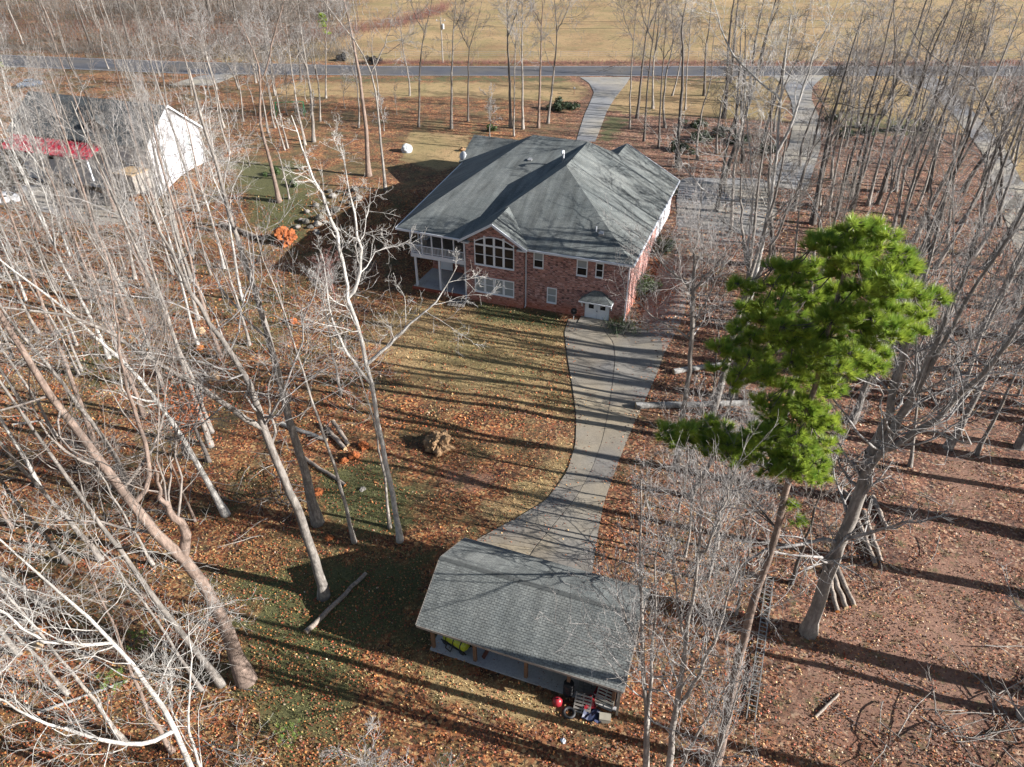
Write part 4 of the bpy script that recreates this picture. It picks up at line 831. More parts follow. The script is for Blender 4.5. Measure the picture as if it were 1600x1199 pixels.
for i, (pts, r, bk, lb) in enumerate([
    ([(124, 586), (85, 505), (65, 475), (30, 420)], .11, 'bark_pale', 'left one of two close thin trunks in the open leafy patch at left'),
    ([(128, 580), (95, 500), (78, 465), (50, 410)], .11, 'bark_pale', 'right one of two close thin trunks in the open leafy patch at left'),
    ([(192, 454), (175, 412), (165, 385), (140, 330)], .16, 'bark_pale', 'pale trunk near the left patio, front one of the row across the mossy strip'),
    ([(185, 462), (160, 400), (145, 360)], .12, 'bark_pink', 'pinkish trunk just left of the front pale trunk on the mossy strip'),
    ([(211, 437), (205, 400), (195, 350), (180, 300)], .16, 'bark_pale', 'pale trunk with flared foot on the mossy strip'),
    ([(195, 422), (188, 400), (175, 350)], .11, 'bark_grey', 'thin grey trunk behind the flared one on the mossy strip'),
    ([(110, 487), (90, 445), (60, 395)], .10, 'bark_grey', 'thin grey trunk left of the mossy strip behind the two close thin trunks'),
    ([(257, 613), (240, 560), (222, 510), (180, 430), (150, 390)], .13, 'bark_grey', 'grey trunk in the thicket behind the white mottled bending trunk'),
    ([(247, 588), (225, 520), (200, 460), (160, 400)], .12, 'bark_pale', 'pale trunk deepest in the thicket behind the white mottled bending trunk'),
    ([(88, 682), (60, 630), (20, 570), (0, 545)], .12, 'bark_pale', 'pale trunk near the left edge beside a short fallen branch'),
    ([(240, 882), (212, 835), (190, 800)], .09, 'bark_pale', 'thin pale trunk under the fork of the thick pinkish tree'),
    ([(305, 815), (275, 745), (255, 700)], .08, 'bark_pink', 'very thin pinkish stem between the forked pinkish tree and the white mottled foot'),
    ([(40, 640), (15, 600), (-15, 550)], .13, 'bark_grey', 'grey trunk leaning out of the left edge beside the orange open ground')]):
    traced(pts, 7, r, 'poplar', bk, lb, tb=.45, group=WOODS)
# --- trunks left of and behind the house
traced([(576, 275), (570, 175), (562, 120), (550, 50), (537, 0)], 6, .30, 'high', 'bark_pink', 'thick straight pinkish trunk on the lawn left of the house', tb=.75)
traced([(602, 297), (595, 220), (585, 120), (562, 67), (525, 30), (500, 0)], 3, .17, 'oak', 'bark_pale', 'slim pale forked tree nearest the left wall of the house', forks=[(2, [(600, 75), (610, 45)], 2, .6, .3)], tb=.6, rmin=.016, dens=.7)
traced([(436, 315), (422, 250), (407, 200), (403, 162), (412, 120), (400, 85), (387, 62)], 2, .26, 'oak', 'bark_pink', 'dark topped brown tree left of the boulder pile, by the green shrub', forks=[(4, [(420, 105), (425, 60), (440, 20)], 3, .6, .3)], tb=.55, rmin=.016)
traced([(452, 311), (436, 240), (428, 222), (415, 226)], 1, .11, 'sap', 'bark_pale', 'thin crooked pale stem beside the dark topped brown tree', tb=.6, rmin=.014)
G2 = 'trees standing between the houses and the road'
mid_trees = [((654, 199), (656, 100), (662, 50), (672, 20), .17, 'bark_dark', 'slim dark tree on the front lawn, left of the transformer pole'),
    ((705, 201), (706, 100), (708, 50), (712, 10), .20, 'bark_grey', 'grey straight tree on the front lawn directly in front of the transformer pole'),
    ((731, 190), (732, 110), (732, 75), (745, 40), .15, 'bark_dark', 'dark tree just right of the grey tree in front of the transformer pole'),
    ((798, 200), (795, 100), (793, 50), (792, 0), .24, 'bark_grey', 'thickest of the straight trunks behind the left roof of the house'),
    ((803, 213), (803, 140), (806, 70), (808, 20), .12, 'bark_pale', 'thin pale trunk touching the thickest one behind the left roof'),
    ((817, 202), (816, 100), (816, 40), (816, 0), .19, 'bark_pale', 'pale straight trunk second from the right in the row behind the left roof'),
    ((841, 200), (845, 100), (846, 40), (848, 0), .21, 'bark_pink', 'tall brown trunk behind the roof ridge, left of the leaning one'),
    ((856, 193), (866, 110), (871, 49), (868, 20), .20, 'bark_grey', 'slightly leaning grey forked tree beside the round dark bush'),
    ((984, 202), (985, 130), (990, 60), (995, 10), .14, 'bark_grey', 'grey trunk immediately right of the front driveway'),
    ((995, 185), (1003, 110), (1010, 50), (1018, 0), .22, 'bark_dark', 'dark ivy wrapped tree right of the front driveway'),
    ((1006, 221), (1012, 130), (1020, 60), (1028, 0), .15, 'bark_dark', 'dark slim trunk between the ivy wrapped tree and the garage gable'),
    ((1029, 232), (1032, 150), (1036, 100), (1040, 40), .15, 'bark_dark', 'dark slim trunk directly behind the garage gable'),
    ((1070, 172), (1073, 120), (1077, 71), (1080, 20), .13, 'bark_pale', 'pale slim tree alone on the grass between the two right driveways'),
    ((509, 154), (509, 100), (510, 55), (512, 20), .15, 'bark_pale', 'pale slim tree with a tuft of green near the roadside at left'),
    ((490, 222), (487, 150), (478, 100), (470, 40), .24, 'bark_grey', 'grey trunk on the leaf covered lawn near the green swing frame'),
    ((477, 227), (465, 170), (455, 110), (450, 60), .16, 'bark_pale', 'pale trunk immediately left of the grey trunk near the green swing frame'),
    ((450, 232), (438, 180), (428, 130), (420, 60), .12, 'bark_pale', 'pale thin trunk below the orange swing seat'),
    ((445, 235), (432, 190), (420, 140), (410, 90), .12, 'bark_pale', 'pale thin trunk left of the orange swing seat'),
    ((419, 208), (410, 150), (400, 110), (396, 60), .14, 'bark_grey', 'grey trunk behind the thin pale pair near the swing frame'),
    ((374, 140), (362, 110), (350, 92), (340, 60), .18, 'bark_grey', 'grey leaning trunk at the neighbour driveway mouth'),
    ((470, 125), (468, 90), (464, 50), (462, 20), .20, 'bark_dark', 'dark trunk at the near edge of the road at left'),
    ((484, 270), (478, 240), (472, 210), (465, 170), .07, 'bark_pale', 'very thin sapling on the lawn left of the thick pinkish trunk')]
for i, (a, b_, c, d, r, bk, lb) in enumerate(mid_trees):
    traced([a, b_, c, d], 3.5, r, ['high', 'oak', 'poplar'][i % 3], bk, lb, tb=.42, group=G2, rmin=.017, dens=.75, forks=[(2, [(c[0] + (14 if i % 2 else -14), c[1] - 28)], 3, .55, .2)])
# --- right hand trees
traced([(1055, 733), (1062, 696), (1066, 647), (1075, 599), (1081, 522), (1083, 462)], 0, .18, 'oak', 'bark_pale', 'pale tree with a round spreading crown between the driveway and the house corner',
       forks=[(5, [(1070, 440), (1050, 425), (1030, 410)], 2, .6, .1), (5, [(1084, 430), (1086, 400)], 3, .6, .1), (5, [(1095, 435), (1115, 420)], 2.5, .5, .1), (4, [(1058, 528), (1030, 505), (1005, 480), (985, 465)], 1, .35, .1), (4, [(1095, 490), (1110, 455), (1125, 430)], 2, .5, .2)], tb=.75, knee=.7, sl=.8)
traced([(1113, 658), (1116, 600), (1120, 540), (1125, 500)], 4, .09, 'sap', 'bark_dark', 'thin dark tree just left of the green pine, behind the fallen grey log', tb=.4)
traced([(1078, 775), (1095, 750), (1120, 700), (1135, 655)], 4, .17, 'oak', 'bark_grey', 'leaning grey trunk in the shade below the lowest left pine bough', tb=.5)
traced([(1166, 505), (1178, 435), (1203, 328), (1213, 252), (1219, 151), (1226, 90)], 3, .24, 'oak', 'bark_white', 'large white and grey forked tree rising between the parking pad and the pine', rmin=.011, tb=.4, sl=.8,
       forks=[(1, [(1166, 403), (1178, 303), (1172, 240), (1165, 190)], 3, .6, .2), (2, [(1115, 353), (1077, 277), (1060, 245)], 2, .45, .1), (4, [(1191, 132), (1150, 95), (1130, 60)], 3, .55, .1), (3, [(1240, 190), (1266, 95), (1285, 60)], 3, .5, .2)])
traced([(1290, 395), (1278, 330), (1262, 300), (1240, 275)], 3, .12, 'oak', 'bark_white', 'small white crooked tree rising above the pine top, left of the leaning group', rmin=.012, tb=.3)
for i, (pts, r, bk, lb) in enumerate([
    ([(1294, 330), (1305, 270), (1320, 200), (1335, 110), (1345, 30)], .15, 'bark_pale', 'pale trunk, first of the leaning group above the pine top'),
    ([(1309, 326), (1330, 250), (1352, 170), (1385, 70), (1395, 10)], .20, 'bark_dark', 'dark thick trunk, second of the leaning group above the pine top'),
    ([(1356, 322), (1375, 250), (1395, 170), (1400, 80), (1395, 20)], .18, 'bark_grey', 'grey trunk in the middle of the leaning group above the pine top'),
    ([(1371, 319), (1400, 230), (1430, 160), (1460, 70), (1490, 0)], .20, 'bark_dark', 'dark trunk leaning strongly right out of the group above the pine top'),
    ([(1409, 350), (1430, 290), (1460, 210), (1495, 130), (1515, 60)], .17, 'bark_dark', 'dark leaning trunk right of the group, over leaf covered shade'),
    ([(1427, 378), (1460, 310), (1500, 230), (1530, 180), (1570, 80)], .22, 'bark_grey', 'two toned leaning trunk, lit white along its right side'),
    ([(1456, 268), (1470, 220), (1490, 160), (1510, 110)], .18, 'bark_dark', 'dark trunk standing behind the two toned leaning trunk'),
    ([(1562, 352), (1565, 290), (1568, 230), (1530, 130), (1450, 90)], .20, 'bark_dark', 'dark crooked tree standing in front of the far right driveway'),
    ([(1535, 330), (1560, 280), (1590, 200), (1620, 120)], .20, 'bark_dark', 'dark trunk leaning off the right edge beside the far right driveway'),
    ([(1525, 710), (1538, 680), (1552, 662), (1575, 610), (1600, 560)], .15, 'bark_grey', 'shaded leaning trunk alone on the red brown ground at right'),
    ([(1422, 730), (1427, 700), (1430, 650), (1440, 580)], .13, 'bark_grey', 'small dark trunk behind the big hardwood limbs at right'),
    ([(1235, 912), (1250, 864), (1263, 837), (1275, 790)], .12, 'bark_dark', 'thin dark trunk between the pine and the big right hardwood'),
    ([(1500, 640), (1520, 560), (1550, 480), (1600, 380)], .16, 'bark_pale', 'pale trunk rising through the twig thicket at the right edge'),
    ([(1390, 560), (1410, 480), (1430, 420), (1460, 350)], .13, 'bark_pale', 'pale trunk in the twig thicket right behind the pine crown'),
    ([(1290, 480), (1300, 420), (1310, 370), (1325, 320)], .12, 'bark_grey', 'grey trunk hidden behind the upper pine crown'),
    ([(1240, 420), (1246, 360), (1250, 300), (1262, 240)], .12, 'bark_pale', 'pale slim tree between the parking pad and the pine crown')]):
    traced(pts, 4, r, ['poplar', 'oak'][i % 2], bk, lb, tb=.4, rmin=.013, dens=1.15, group='trees right of the driveway')
traced([(1263, 988), (1294, 894), (1320, 829), (1342, 776), (1355, 742), (1360, 707)], 0, .34, 'oak', 'bark_grey', 'big lower right hardwood with many spreading limbs, right of the ladder', knee=.75, tb=.35, dens=.9, sl=.8,
       forks=[(5, [(1380, 665), (1390, 650), (1400, 600), (1415, 540), (1430, 480)], 3, .6, .08), (4, [(1370, 722), (1392, 680), (1410, 655), (1440, 590), (1470, 520)], 3, .6, .08), (5, [(1407, 700), (1450, 665), (1470, 650), (1530, 590), (1590, 520)], 3, .5, .08),
              (5, [(1420, 640), (1460, 560), (1510, 470), (1560, 400)], 3, .45, .05)])
traced([(1600, 1120), (1588, 1150), (1620, 1090)], 9, .26, 'oak', 'bark_pale', 'leaning pale trunk in the bottom right corner among broken branches', tb=.5)
traced([(1009, 1225), (1011, 1142), (1007, 1050), (1000, 944), (1003, 829), (1001, 800)], 1.5, .15, 'sap', 'bark_pale', 'pale tree with upswept twigs touching the right end of the carport roof', forks=[(1, [(1018, 1060), (1026, 960), (1024, 860)], 1.5, .6, .25), (2, [(985, 985), (965, 930)], 1, .4, .2)], tb=.3, dens=2.0, sl=.62, rmin=.008)
traced([(1044, 1225), (1052, 1120), (1075, 995), (1092, 881), (1097, 815), (1094, 785)], 1.5, .16, 'sap', 'bark_pale', 'pale branchy tree standing between the carport tree and the pine foot', forks=[(1, [(1095, 1050), (1125, 985), (1143, 920)], 1.5, .6, .25), (2, [(1060, 950), (1050, 880)], 1.5, .4, .2), (3, [(1115, 840), (1130, 790)], 1, .5, .2)], tb=.3, dens=2.0, sl=.62, rmin=.008)
for (p, h, lx, ly, r, sty, lb) in [((1120, 860), 11, .3, .6, .11, 'bush', 'low white twigged tree nearest the pine, above the loose branches'), ((1150, 960), 9, -.3, .4, .08, 'bush', 'small white twigged tree between carport and pine stem, lower one'), ((1060, 800), 9, .3, .3, .08, 'bush', 'white twigged crown beside the lower driveway, above the carport'), ((1130, 790), 9, .2, .5, .09, 'bush', 'white twigged small tree under the lowest left pine bough'),
        ((1095, 1260), 10, .3, .6, .11, 'sap', 'branchy small tree just left of the pine foot'), 
        ((1052, 1225), 9, 1.6, .2, .09, 'sap', 'thin leaning stem crossing in front of the pine foot'), ((585, 1330), 7.5, .2, .9, .08, 'bush', 'fine twigged small tree top rising from the middle of the bottom edge'), ((660, 1340), 6.5, .3, .8, .07, 'bush', 'second fine twigged top at the bottom edge, below the carport'),
        ((1105, 905), 11, .5, .8, .12, 'bush', 'low dense white twigged tree between carport and pine'), ((1070, 870), 12, -.4, .6, .09, 'bush', 'white twigged crown right above the carport ridge end'),
        ((1010, 820), 5, -.3, .5, .05, 'bush', 'small twiggy tree on orange leaves beside the lower driveway edge')]:
    upright(*p, h, lx, ly, r, sty, 'bark_pale', lb, group='small twiggy trees round the carport', dens=1.5, rmin=.0095)
for k, (x, y, h) in enumerate([(1450, 560, 11), (1490, 590, 12), (1530, 600, 11), (1560, 560, 12), (1590, 620, 11), (1420, 620, 9), (1470, 500, 11), (1580, 480, 13), (1530, 480, 12), (1380, 480, 9), (1350, 560, 9), (1340, 640, 8), (1300, 740, 7)]):
    upright(x, y, h, .6, .5, .09, 'fan', 'bark_pale', ['first whitish young tree right of the pine crown, at mid height', 'whitish young tree in the middle of the right thicket', 'tall whitish young tree right of the thicket middle', 'whitish young tree near the right edge, upper part of thicket', 'whitish young tree cut by the right frame edge', 'low whitish young tree beside the hardwood limb tips', 'whitish young tree behind the pine crown right side', 'tallest whitish young tree by the far driveway bend', 'whitish young tree short of the far driveway bend', 'whitish young tree half hidden by the pine crown', 'whitish young tree below the right pine boughs', 'small whitish tree between pine and hardwood limbs', 'smallest whitish tree at the pine trunk, under the boughs'][k], group='young trees of the right hand thicket', dens=.75, rmin=.012, tb=.12)
for k, (x, y, h, rb) in enumerate([(523, 470, 5, 'twig_red'), (512, 485, 5.5, 'bark_pale'), (560, 455, 3.5, 'bark_grey')]):
    upright(x, y, h, .1, .1, .06, 'bush', rb, ['red twigged bushy small tree over the pointed house shadow', 'pale stemmed small tree in front of the red twigged one', 'low grey twiggy shrub left of the porch'][k], name='small_tree', cat='small tree', dens=1.4, rmin=.013, tb=.12)
upright(765, 214, 7, 0, 0, .12, 'bush', 'bark_grey', 'small grey drooping tree behind the left roof', name='small_tree', cat='small tree', rmin=.02, dens=1.2)
upright(600, 205, 6, 0, 0, .1, 'bush', 'bark_grey', 'low spreading grey ornamental tree by the grey tarp mound', name='small_tree', cat='small tree', rmin=.02, dens=1.3)

# --- shared trees: dense left crowns, right back woods, roadside and far wood
def variant(style, h, r, seed, bark, rmin, dens, tb=None, sl=1.0, lean=.5, barkb=None, wob=.15):
    g = np.random.default_rng(seed); k = 6
    P = [np.array([lean * (i / k) ** 1.4 + (g.normal(0, wob) if i else 0), g.normal(0, wob) if i else 0, h * i / k]) for i in range(k + 1)]
    st = [(P, 1.0, tb)]
    if g.random() < .6: a = g.random() * 6.28; st.append(([P[3], P[3] + np.array([math.cos(a) * 1.0, math.sin(a) * 1.0, h * .18]), P[3] + np.array([math.cos(a) * 1.8, math.sin(a) * 1.8, h * .42])], .55, .2))
    return make_tree('bare_tree', st, r, style, seed, bark, rmin, dens, sl, barkb=barkb)

# a label for each shared tree, from the landmark it stands nearest to
LM = [('the white house gable', 300, 270), ('the red porch roof', 150, 260), ('the neighbour patio', 130, 350), ('the patio edge', 60, 300), ('the boulder pile', 490, 345), ('the orange root mound', 448, 385), ('the dark fallen log by the root mound', 375, 365),
      ('the two close thin trunks', 125, 585), ('the tan sawn stumps', 315, 535), ('the white mottled trunk foot', 350, 800), ('the pale twin trunks', 330, 690), ('the mossy strip', 200, 445), ('the short pale fallen branch', 45, 660), ('the parked car at the left edge', 10, 320), ('the swing set', 455, 185),
      ('the parking pad', 1130, 330), ('the middle driveway', 1250, 230), ('the far right driveway', 1560, 280), ('the garage gable', 1010, 240), ('the hedge', 1110, 225), ('the pine crown top', 1340, 420), ('the two toned leaning trunk', 1427, 378), ('the leaning group of trunks', 1340, 325), ('the neighbour driveway mouth', 310, 130),
      ('the dark topped brown tree', 436, 315), ('the thick pinkish trunk', 576, 275), ('the grey covered mound', 636, 240), ('the drooping grey tree', 766, 214), ('the road edge', 180, 118), ('the twig thicket', 1480, 520), ('the big lower right hardwood', 1300, 800), ('the left edge trunks', 20, 560), ('the frame edge at far right', 1600, 380), ('the green pine at the left edge', 2, 165)]
LMW = [(n, at(x, y)) for n, x, y in LM]; taken = set()
def autolabel(x, y, s, kind, where):
    cand = sorted(LMW, key=lambda l: (l[1][0] - x) ** 2 + (l[1][1] - y) ** 2)
    for dist in ('', 'well '):
        for n_, p in cand[:8]:
            dx, dy = x - p[0], y - p[1]
            d = 'right of' if dx > abs(dy) else 'left of' if -dx > abs(dy) else 'behind' if dy > 0 else 'in front of'
            if dist and d == 'in front of': d = 'short of'
            for sz in (('tall', 'high') if s > .95 else ('medium', 'smaller')):
                l = f'{sz} {kind} bare tree {dist}{d} {n_}'
                if l not in taken: taken.add(l); return l
    return None
used = {}
def place(proto, x, y, rz, s, label, group, tilt=(0, 0), cat='bare tree', auto=None):
    if proto.name not in used: o = proto; used[proto.name] = 1
    else:
        o = proto.copy(); COL.objects.link(o)
        for ch in proto.children: c_ = ch.copy(); COL.objects.link(c_); c_.parent = o
    o.location = (x, y, float(H(x, y))); o.rotation_euler = (tilt[0], tilt[1], rz); o.scale = (s, s, s); o['label'] = label; o['category'] = cat; o['group'] = group
    if auto: o['label'] = autolabel(x, y, s, auto, group) or label
    return o
NEARV = [variant(['poplar', 'oak', 'poplar', 'high', 'oak', 'poplar'][i], [22, 20, 24, 23, 19, 21][i], [.16, .17, .18, .2, .15, .13][i], 900 + i, ['bark_pale', 'bark_white', 'bark_grey', 'bark_pink', 'bark_pale', 'bark_grey'][i], .0085, .9) for i in range(6)]
FARV = [variant(['poplar', 'oak', 'high', 'oak', 'sap', 'poplar', 'oak', 'sap'][i], [20, 18, 22, 20, 10, 17, 15, 8][i], [.2, .2, .32, .3, .09, .18, .2, .07][i], 950 + i, ['bark_grey', 'bark_pale', 'bark_dark', 'bark_dark', 'bark_pale', 'bark_pale', 'bark_grey', 'bark_grey'][i], .017, .8, barkb=['twig_brown', 'twig_pale', 'twig_brown', 'bark_dark', 'bark_grey', 'twig_brown', 'bark_grey', 'bark_grey'][i], wob=.32) for i in range(8)]
rnd = random.Random(11)
def spot(px, py): p = at(px, py); return p[0], p[1]
for (x, y) in [(60, 360), (20, 395), (110, 400), (150, 372), (230, 402), (282, 382), (300, 441), (332, 352), (0, 450), (40, 470), (60, 520), (150, 470), (130, 440), (250, 470), (310, 500), (345, 560), (20, 560), (-30, 520), (-40, 430), (-80, 600), (-60, 680), (-40, 780),
               (380, 470), (350, 420), (90, 455), (200, 500), (270, 430), (-20, 350), (100, 340), (40, 330), (150, 350), (210, 370), (250, 350), (80, 380), (300, 400), (270, 310), (310, 330), (190, 480), (230, 450), (290, 470), (330, 430), (260, 520), (120, 540), (310, 540), (210, 600), (170, 560), (225, 650), (150, 700), (60, 760), (-90, 850), (-60, 380), (390, 540), (180, 330), (260, 335)]:
    X, Y = spot(x, y); i = rnd.randrange(6)
    place(NEARV[i], X, Y, rnd.random() * 6.28, rnd.uniform(.8, 1.1), 'pale bare tree in the dense woods filling the left side', WOODS + ' without a mark of their own', (rnd.uniform(-.05, .05), rnd.uniform(-.05, .05)), auto=['pale', 'white barked', 'grey', 'pinkish', 'pale', 'grey'][i])
for (x, y) in [(1120, 240), (1150, 220), (1190, 232), (1090, 250), (1210, 205), (1320, 230), (1340, 290), (1420, 260), (1480, 290), (1395, 225), (1500, 350), (1520, 400), (1460, 420), (1600, 360), (1630, 300), (1590, 440), (1340, 200), (1440, 205), (1250, 260), (1300, 280),
               (1130, 185), (1380, 180), (1560, 230), (1640, 250), (1430, 330), (1270, 350), (1210, 420), (1120, 330), (1060, 262), (1350, 400), (1640, 480), (1140, 130), (1170, 160), (1100, 150), (1205, 165), (1330, 150), (1350, 175), (1420, 150), (1460, 170), (1490, 240), (1510, 210), (1540, 260), (1580, 250), (1600, 220), (1620, 200), (1330, 330), (1380, 300), (1450, 300), (1480, 380), (1540, 420), (1020, 170), (1040, 200), (1130, 290), (1240, 330), (1550, 180), (1390, 370), (1160, 255), (1330, 310), (1400, 300), (1455, 235), (1505, 300), (1560, 400), (1280, 320), (1140, 370), (1500, 170), (1390, 150), (1180, 125), (1050, 150), (1440, 400), (1590, 480)]:
    X, Y = spot(x, y); i = rnd.choice([0, 1, 2, 3, 1, 3, 6])
    place(FARV[i], X, Y, rnd.random() * 6.28, rnd.uniform(.8, 1.1), 'bare tree in the woods between the right driveways and the house', 'bare trees filling the right back woods', (rnd.uniform(-.1, .1), rnd.uniform(-.05, .2)), auto=['grey', 'pale', 'dark', 'dark', 'pale slim', 'pale', 'grey', 'small grey'][i])
for (x, y) in [(380, 190), (350, 200), (330, 170), (300, 150), (395, 160), (430, 150), (450, 180), (540, 170), (560, 200), (620, 180), (250, 120), (220, 110), (60, 130), (120, 120), (30, 180), (-20, 220), (90, 105), (170, 108), (360, 240), (390, 260), (320, 215), (530, 235), (400, 130), (430, 200), (360, 170), (280, 160), (480, 160), (500, 190), (340, 140), (150, 130), (200, 125), (270, 190), (-40, 160), (590, 160), (640, 150), (10, 140)]:
    X, Y = spot(x, y); i = rnd.choice([0, 1, 4, 5, 6, 7])
    place(FARV[i], X, Y, rnd.random() * 6.28, rnd.uniform(.7, 1.0), 'bare tree on the leafy ground between the white house and the road', 'bare trees between the white house and the road', (rnd.uniform(-.05, .05), rnd.uniform(-.05, .05)), auto=['grey', 'pale', 'dark', 'dark', 'pale slim', 'pale', 'grey', 'small grey'][i])
k = 0
while k < 55:      # the wood beyond the road, upper left
    x = rnd.uniform(-90, 640); y = rnd.uniform(12, 88)
    if (x > 560 and y > 26) or y > 90 - max(0, x - 330) * .16: continue
    p = atz(x, y, 3); i = rnd.choice([0, 1, 2, 3, 5, 6, 4, 7, 5])
    place(FARV[i], p[0], p[1], rnd.random() * 6.28, rnd.uniform(.75, 1.1), 'bare tree in the dense wood beyond the road at upper left', 'trees of the far wood beyond the road'); k += 1
def wood_mass():
    src = [variant(['oak', 'poplar', 'high'][i], [19, 20, 18][i], .18, 970 + i, 'bark_grey', .02, .38) for i in range(3)]; dat = []
    for t_ in src:
        a = []
        for ch in t_.children:
            me = ch.data; v = np.empty(len(me.vertices) * 3); me.vertices.foreach_get('co', v); q = np.empty(len(me.loops), 'i'); me.loops.foreach_get('vertex_index', q); a.append((v.reshape(-1, 3), q.reshape(-1, 4)))
        dat.append(a)
        for ch in list(t_.children): bpy.data.objects.remove(ch)
        bpy.data.objects.remove(t_)
    VV = []; QQ = []; k = 0; r = random.Random(31)
    for i in range(44):
        x = r.uniform(-160, 600); y = r.uniform(-35, 45)
        if x > 540 and y > 18: continue
        p = atz(x, y, 3); an = r.uniform(0, 6.28); c, s_ = math.cos(an), math.sin(an); sc_ = r.uniform(.75, 1.1)
        for v, q in dat[r.randrange(3)]:
            w2 = np.stack([v[:, 0] * c - v[:, 1] * s_, v[:, 0] * s_ + v[:, 1] * c, v[:, 2]], 1) * sc_ + p; VV.append(w2); QQ.append(q + k); k += len(w2)
    tag(mesh_link('far_wood', np_mesh('far_wood', np.concatenate(VV), np.concatenate(QQ)), M['bark_grey']), 'dense grey bare wood beyond the road along the top left', 'wood', kind='stuff')
wood_mass()
EDGE = variant('high', 22, .30, 990, 'bark_grey', .009, .6, tb=.65)
# trees just outside the right edge whose long shadows cross the ground
for k_, (px_, py_, lb_) in enumerate([(1480, 700, 'straight grey trunk left of the shaded leaning trunk on red brown ground'), (1592, 700, 'straight grey trunk right of the shaded leaning trunk at the frame edge'), (1400, 600, 'straight grey trunk just right of the pine crown base'), (1460, 545, 'straight grey trunk in the left part of the twig thicket'), (1530, 520, 'straight grey trunk in the middle of the twig thicket'),
        (1598, 530, 'straight grey trunk in the thicket at the frame edge'), (1345, 570, 'straight grey trunk behind the right pine boughs'), (1146, 622, 'straight grey trunk at the far end of the thick level log'), (1215, 690, 'straight grey trunk hidden by the lowest pine boughs'), (1098, 690, 'straight slim grey trunk right of the round crowned tree foot'), (1330, 660, 'straight grey trunk behind the fork of the big hardwood')]):
    X, Y = spot(px_, py_); place(EDGE, X, Y, k_ * 1.3, .92 + .04 * (k_ % 5), lb_, 'straight grey trunks in the right woods', (0, .05))
for (X, Y, s) in [(31, 21, 1.0), (28, 14.5, .9), (36, 27, 1), (35, 33, 1.1), (44, 31, 1), (41, 40, 1), (55, 47, 1), (48, 51, 1), (42, 18, 1), (60, 42, 1.1), (58, 56, 1), (64, 50, 1), (46, 44, 1), (49, 34, 1), (54, 43, 1), (62, 36, 1)]:
    place(EDGE, X, Y, rnd.random() * 6.28, s * rnd.uniform(1.25, 1.5), 'tall bare tree beyond the right edge of the picture casting long trunk shadows', 'trees along the right edge')
for p_ in NEARV + FARV + [EDGE]:
    if p_.name not in used:
        for ch in list(p_.children): bpy.data.objects.remove(ch)
        bpy.data.objects.remove(p_)

# --- the green pine
def pine(name, B, trunk, r, clumps, label, seed, needle, n_need=60, nl=.30, cat='pine tree', ntuft=9, wn_=.009):
    g = np.random.default_rng(seed); root = empty(name, tuple(B), 0, label=label, category=cat)
    P = smooth_line(trunk, 18, g, .03); R = r * (1 - .8 * np.linspace(0, 1, 18)); R[0] *= 1.5
    v, q = tubes(P[None], R[None], 10); mesh_link('trunk', np_mesh('trunk', v, q), M['bark_pine'], root, True)
    LV = []; LQ = []; k = 0; tips = []
    done = []
    for (c, rad) in clumps:        # a bough from the trunk to each clump, then shoots
        c = np.array(c, float); j = int(np.argmin(np.abs(P[:, 2] - (c[2] - g.uniform(.25, .5) * np.hypot(*(c - P[np.argmin(np.abs(P[:, 2] - c[2]))])[:2]))))); a = P[(j // 2) * 2]
        near = [q_ for q_ in done if np.hypot(*(q_ - a)[:2]) < np.hypot(*(c - a)[:2]) and np.linalg.norm(q_ - c) < 1.6]
        if near: a = min(near, key=lambda q_: np.linalg.norm(q_ - c))
        done.append(c)
        L = np.stack([a, a * .6 + c * .4 + [0, 0, -.1], a * .25 + c * .75, c]); Rr = np.array([.04, .03, .02, .01]) * max(.6, rad)
        v, q = tubes(L[None], Rr[None], 5); LV.append(v); LQ.append(q + k); k += len(v)
        m_ = max(5, int(ntuft * rad * rad * 9)); d = g.normal(size=(m_, 3)); d /= np.linalg.norm(d, axis=1)[:, None]; d[:, 2] = np.abs(d[:, 2]) * .75 - .22
        e = c + d * rad * (.45 + .6 * g.random((m_, 1))) * np.array([1, 1, .75]); s_ = np.stack([np.repeat(c[None], m_, 0) * .8 + L[2] * .2, (c + e) / 2 + g.normal(0, .04, (m_, 3)), e], 1)
        v, q = tubes(s_, np.repeat(np.array([[.016, .012, .008]]), m_, 0), 3); LV.append(v); LQ.append(q + k); k += len(v)
        dd = e - c; dd /= np.linalg.norm(dd, axis=1)[:, None] + 1e-9; dd[:, 2] += .7; dd /= np.linalg.norm(dd, axis=1)[:, None]; tips.append(np.c_[e, dd])
    mesh_link('boughs', np_mesh('boughs', np.concatenate(LV), np.concatenate(LQ)), M['bark_dark'], root)
    T = np.concatenate(tips); n = len(T) * n_need; T = np.repeat(T, n_need, 0); o = T[:, :3] - T[:, 3:] * g.random((n, 1)) * .16
    d = g.normal(size=(n, 3)); d -= (d * T[:, 3:]).sum(1, keepdims=True) * T[:, 3:]; d /= np.linalg.norm(d, axis=1)[:, None]; sp = g.uniform(.1, .95, (n, 1)); d = T[:, 3:] * np.cos(sp) + d * np.sin(sp)
    L = nl * g.uniform(.7, 1.1, (n, 1)); sd_ = np.cross(d, g.normal(size=(n, 3))); sd_ /= np.linalg.norm(sd_, axis=1)[:, None]
    V = np.stack([o - sd_ * wn_, o + sd_ * wn_, o + d * L], 1).reshape(-1, 3)
    mesh_link('needles', np_mesh('needles', V, np.zeros((0, 4), 'i'), np.arange(n * 3).reshape(-1, 3)), M[needle], root)
    return root
B = at(1116, 1192); tp = lift(B, [(1132, 1135), (1158, 1030), (1167, 960), (1197, 894), (1219, 807), (1232, 750), (1246, 700), (1262, 640), (1282, 560), (1305, 480), (1325, 410), (1338, 368)], 0); tp = [p - B for p in tp]
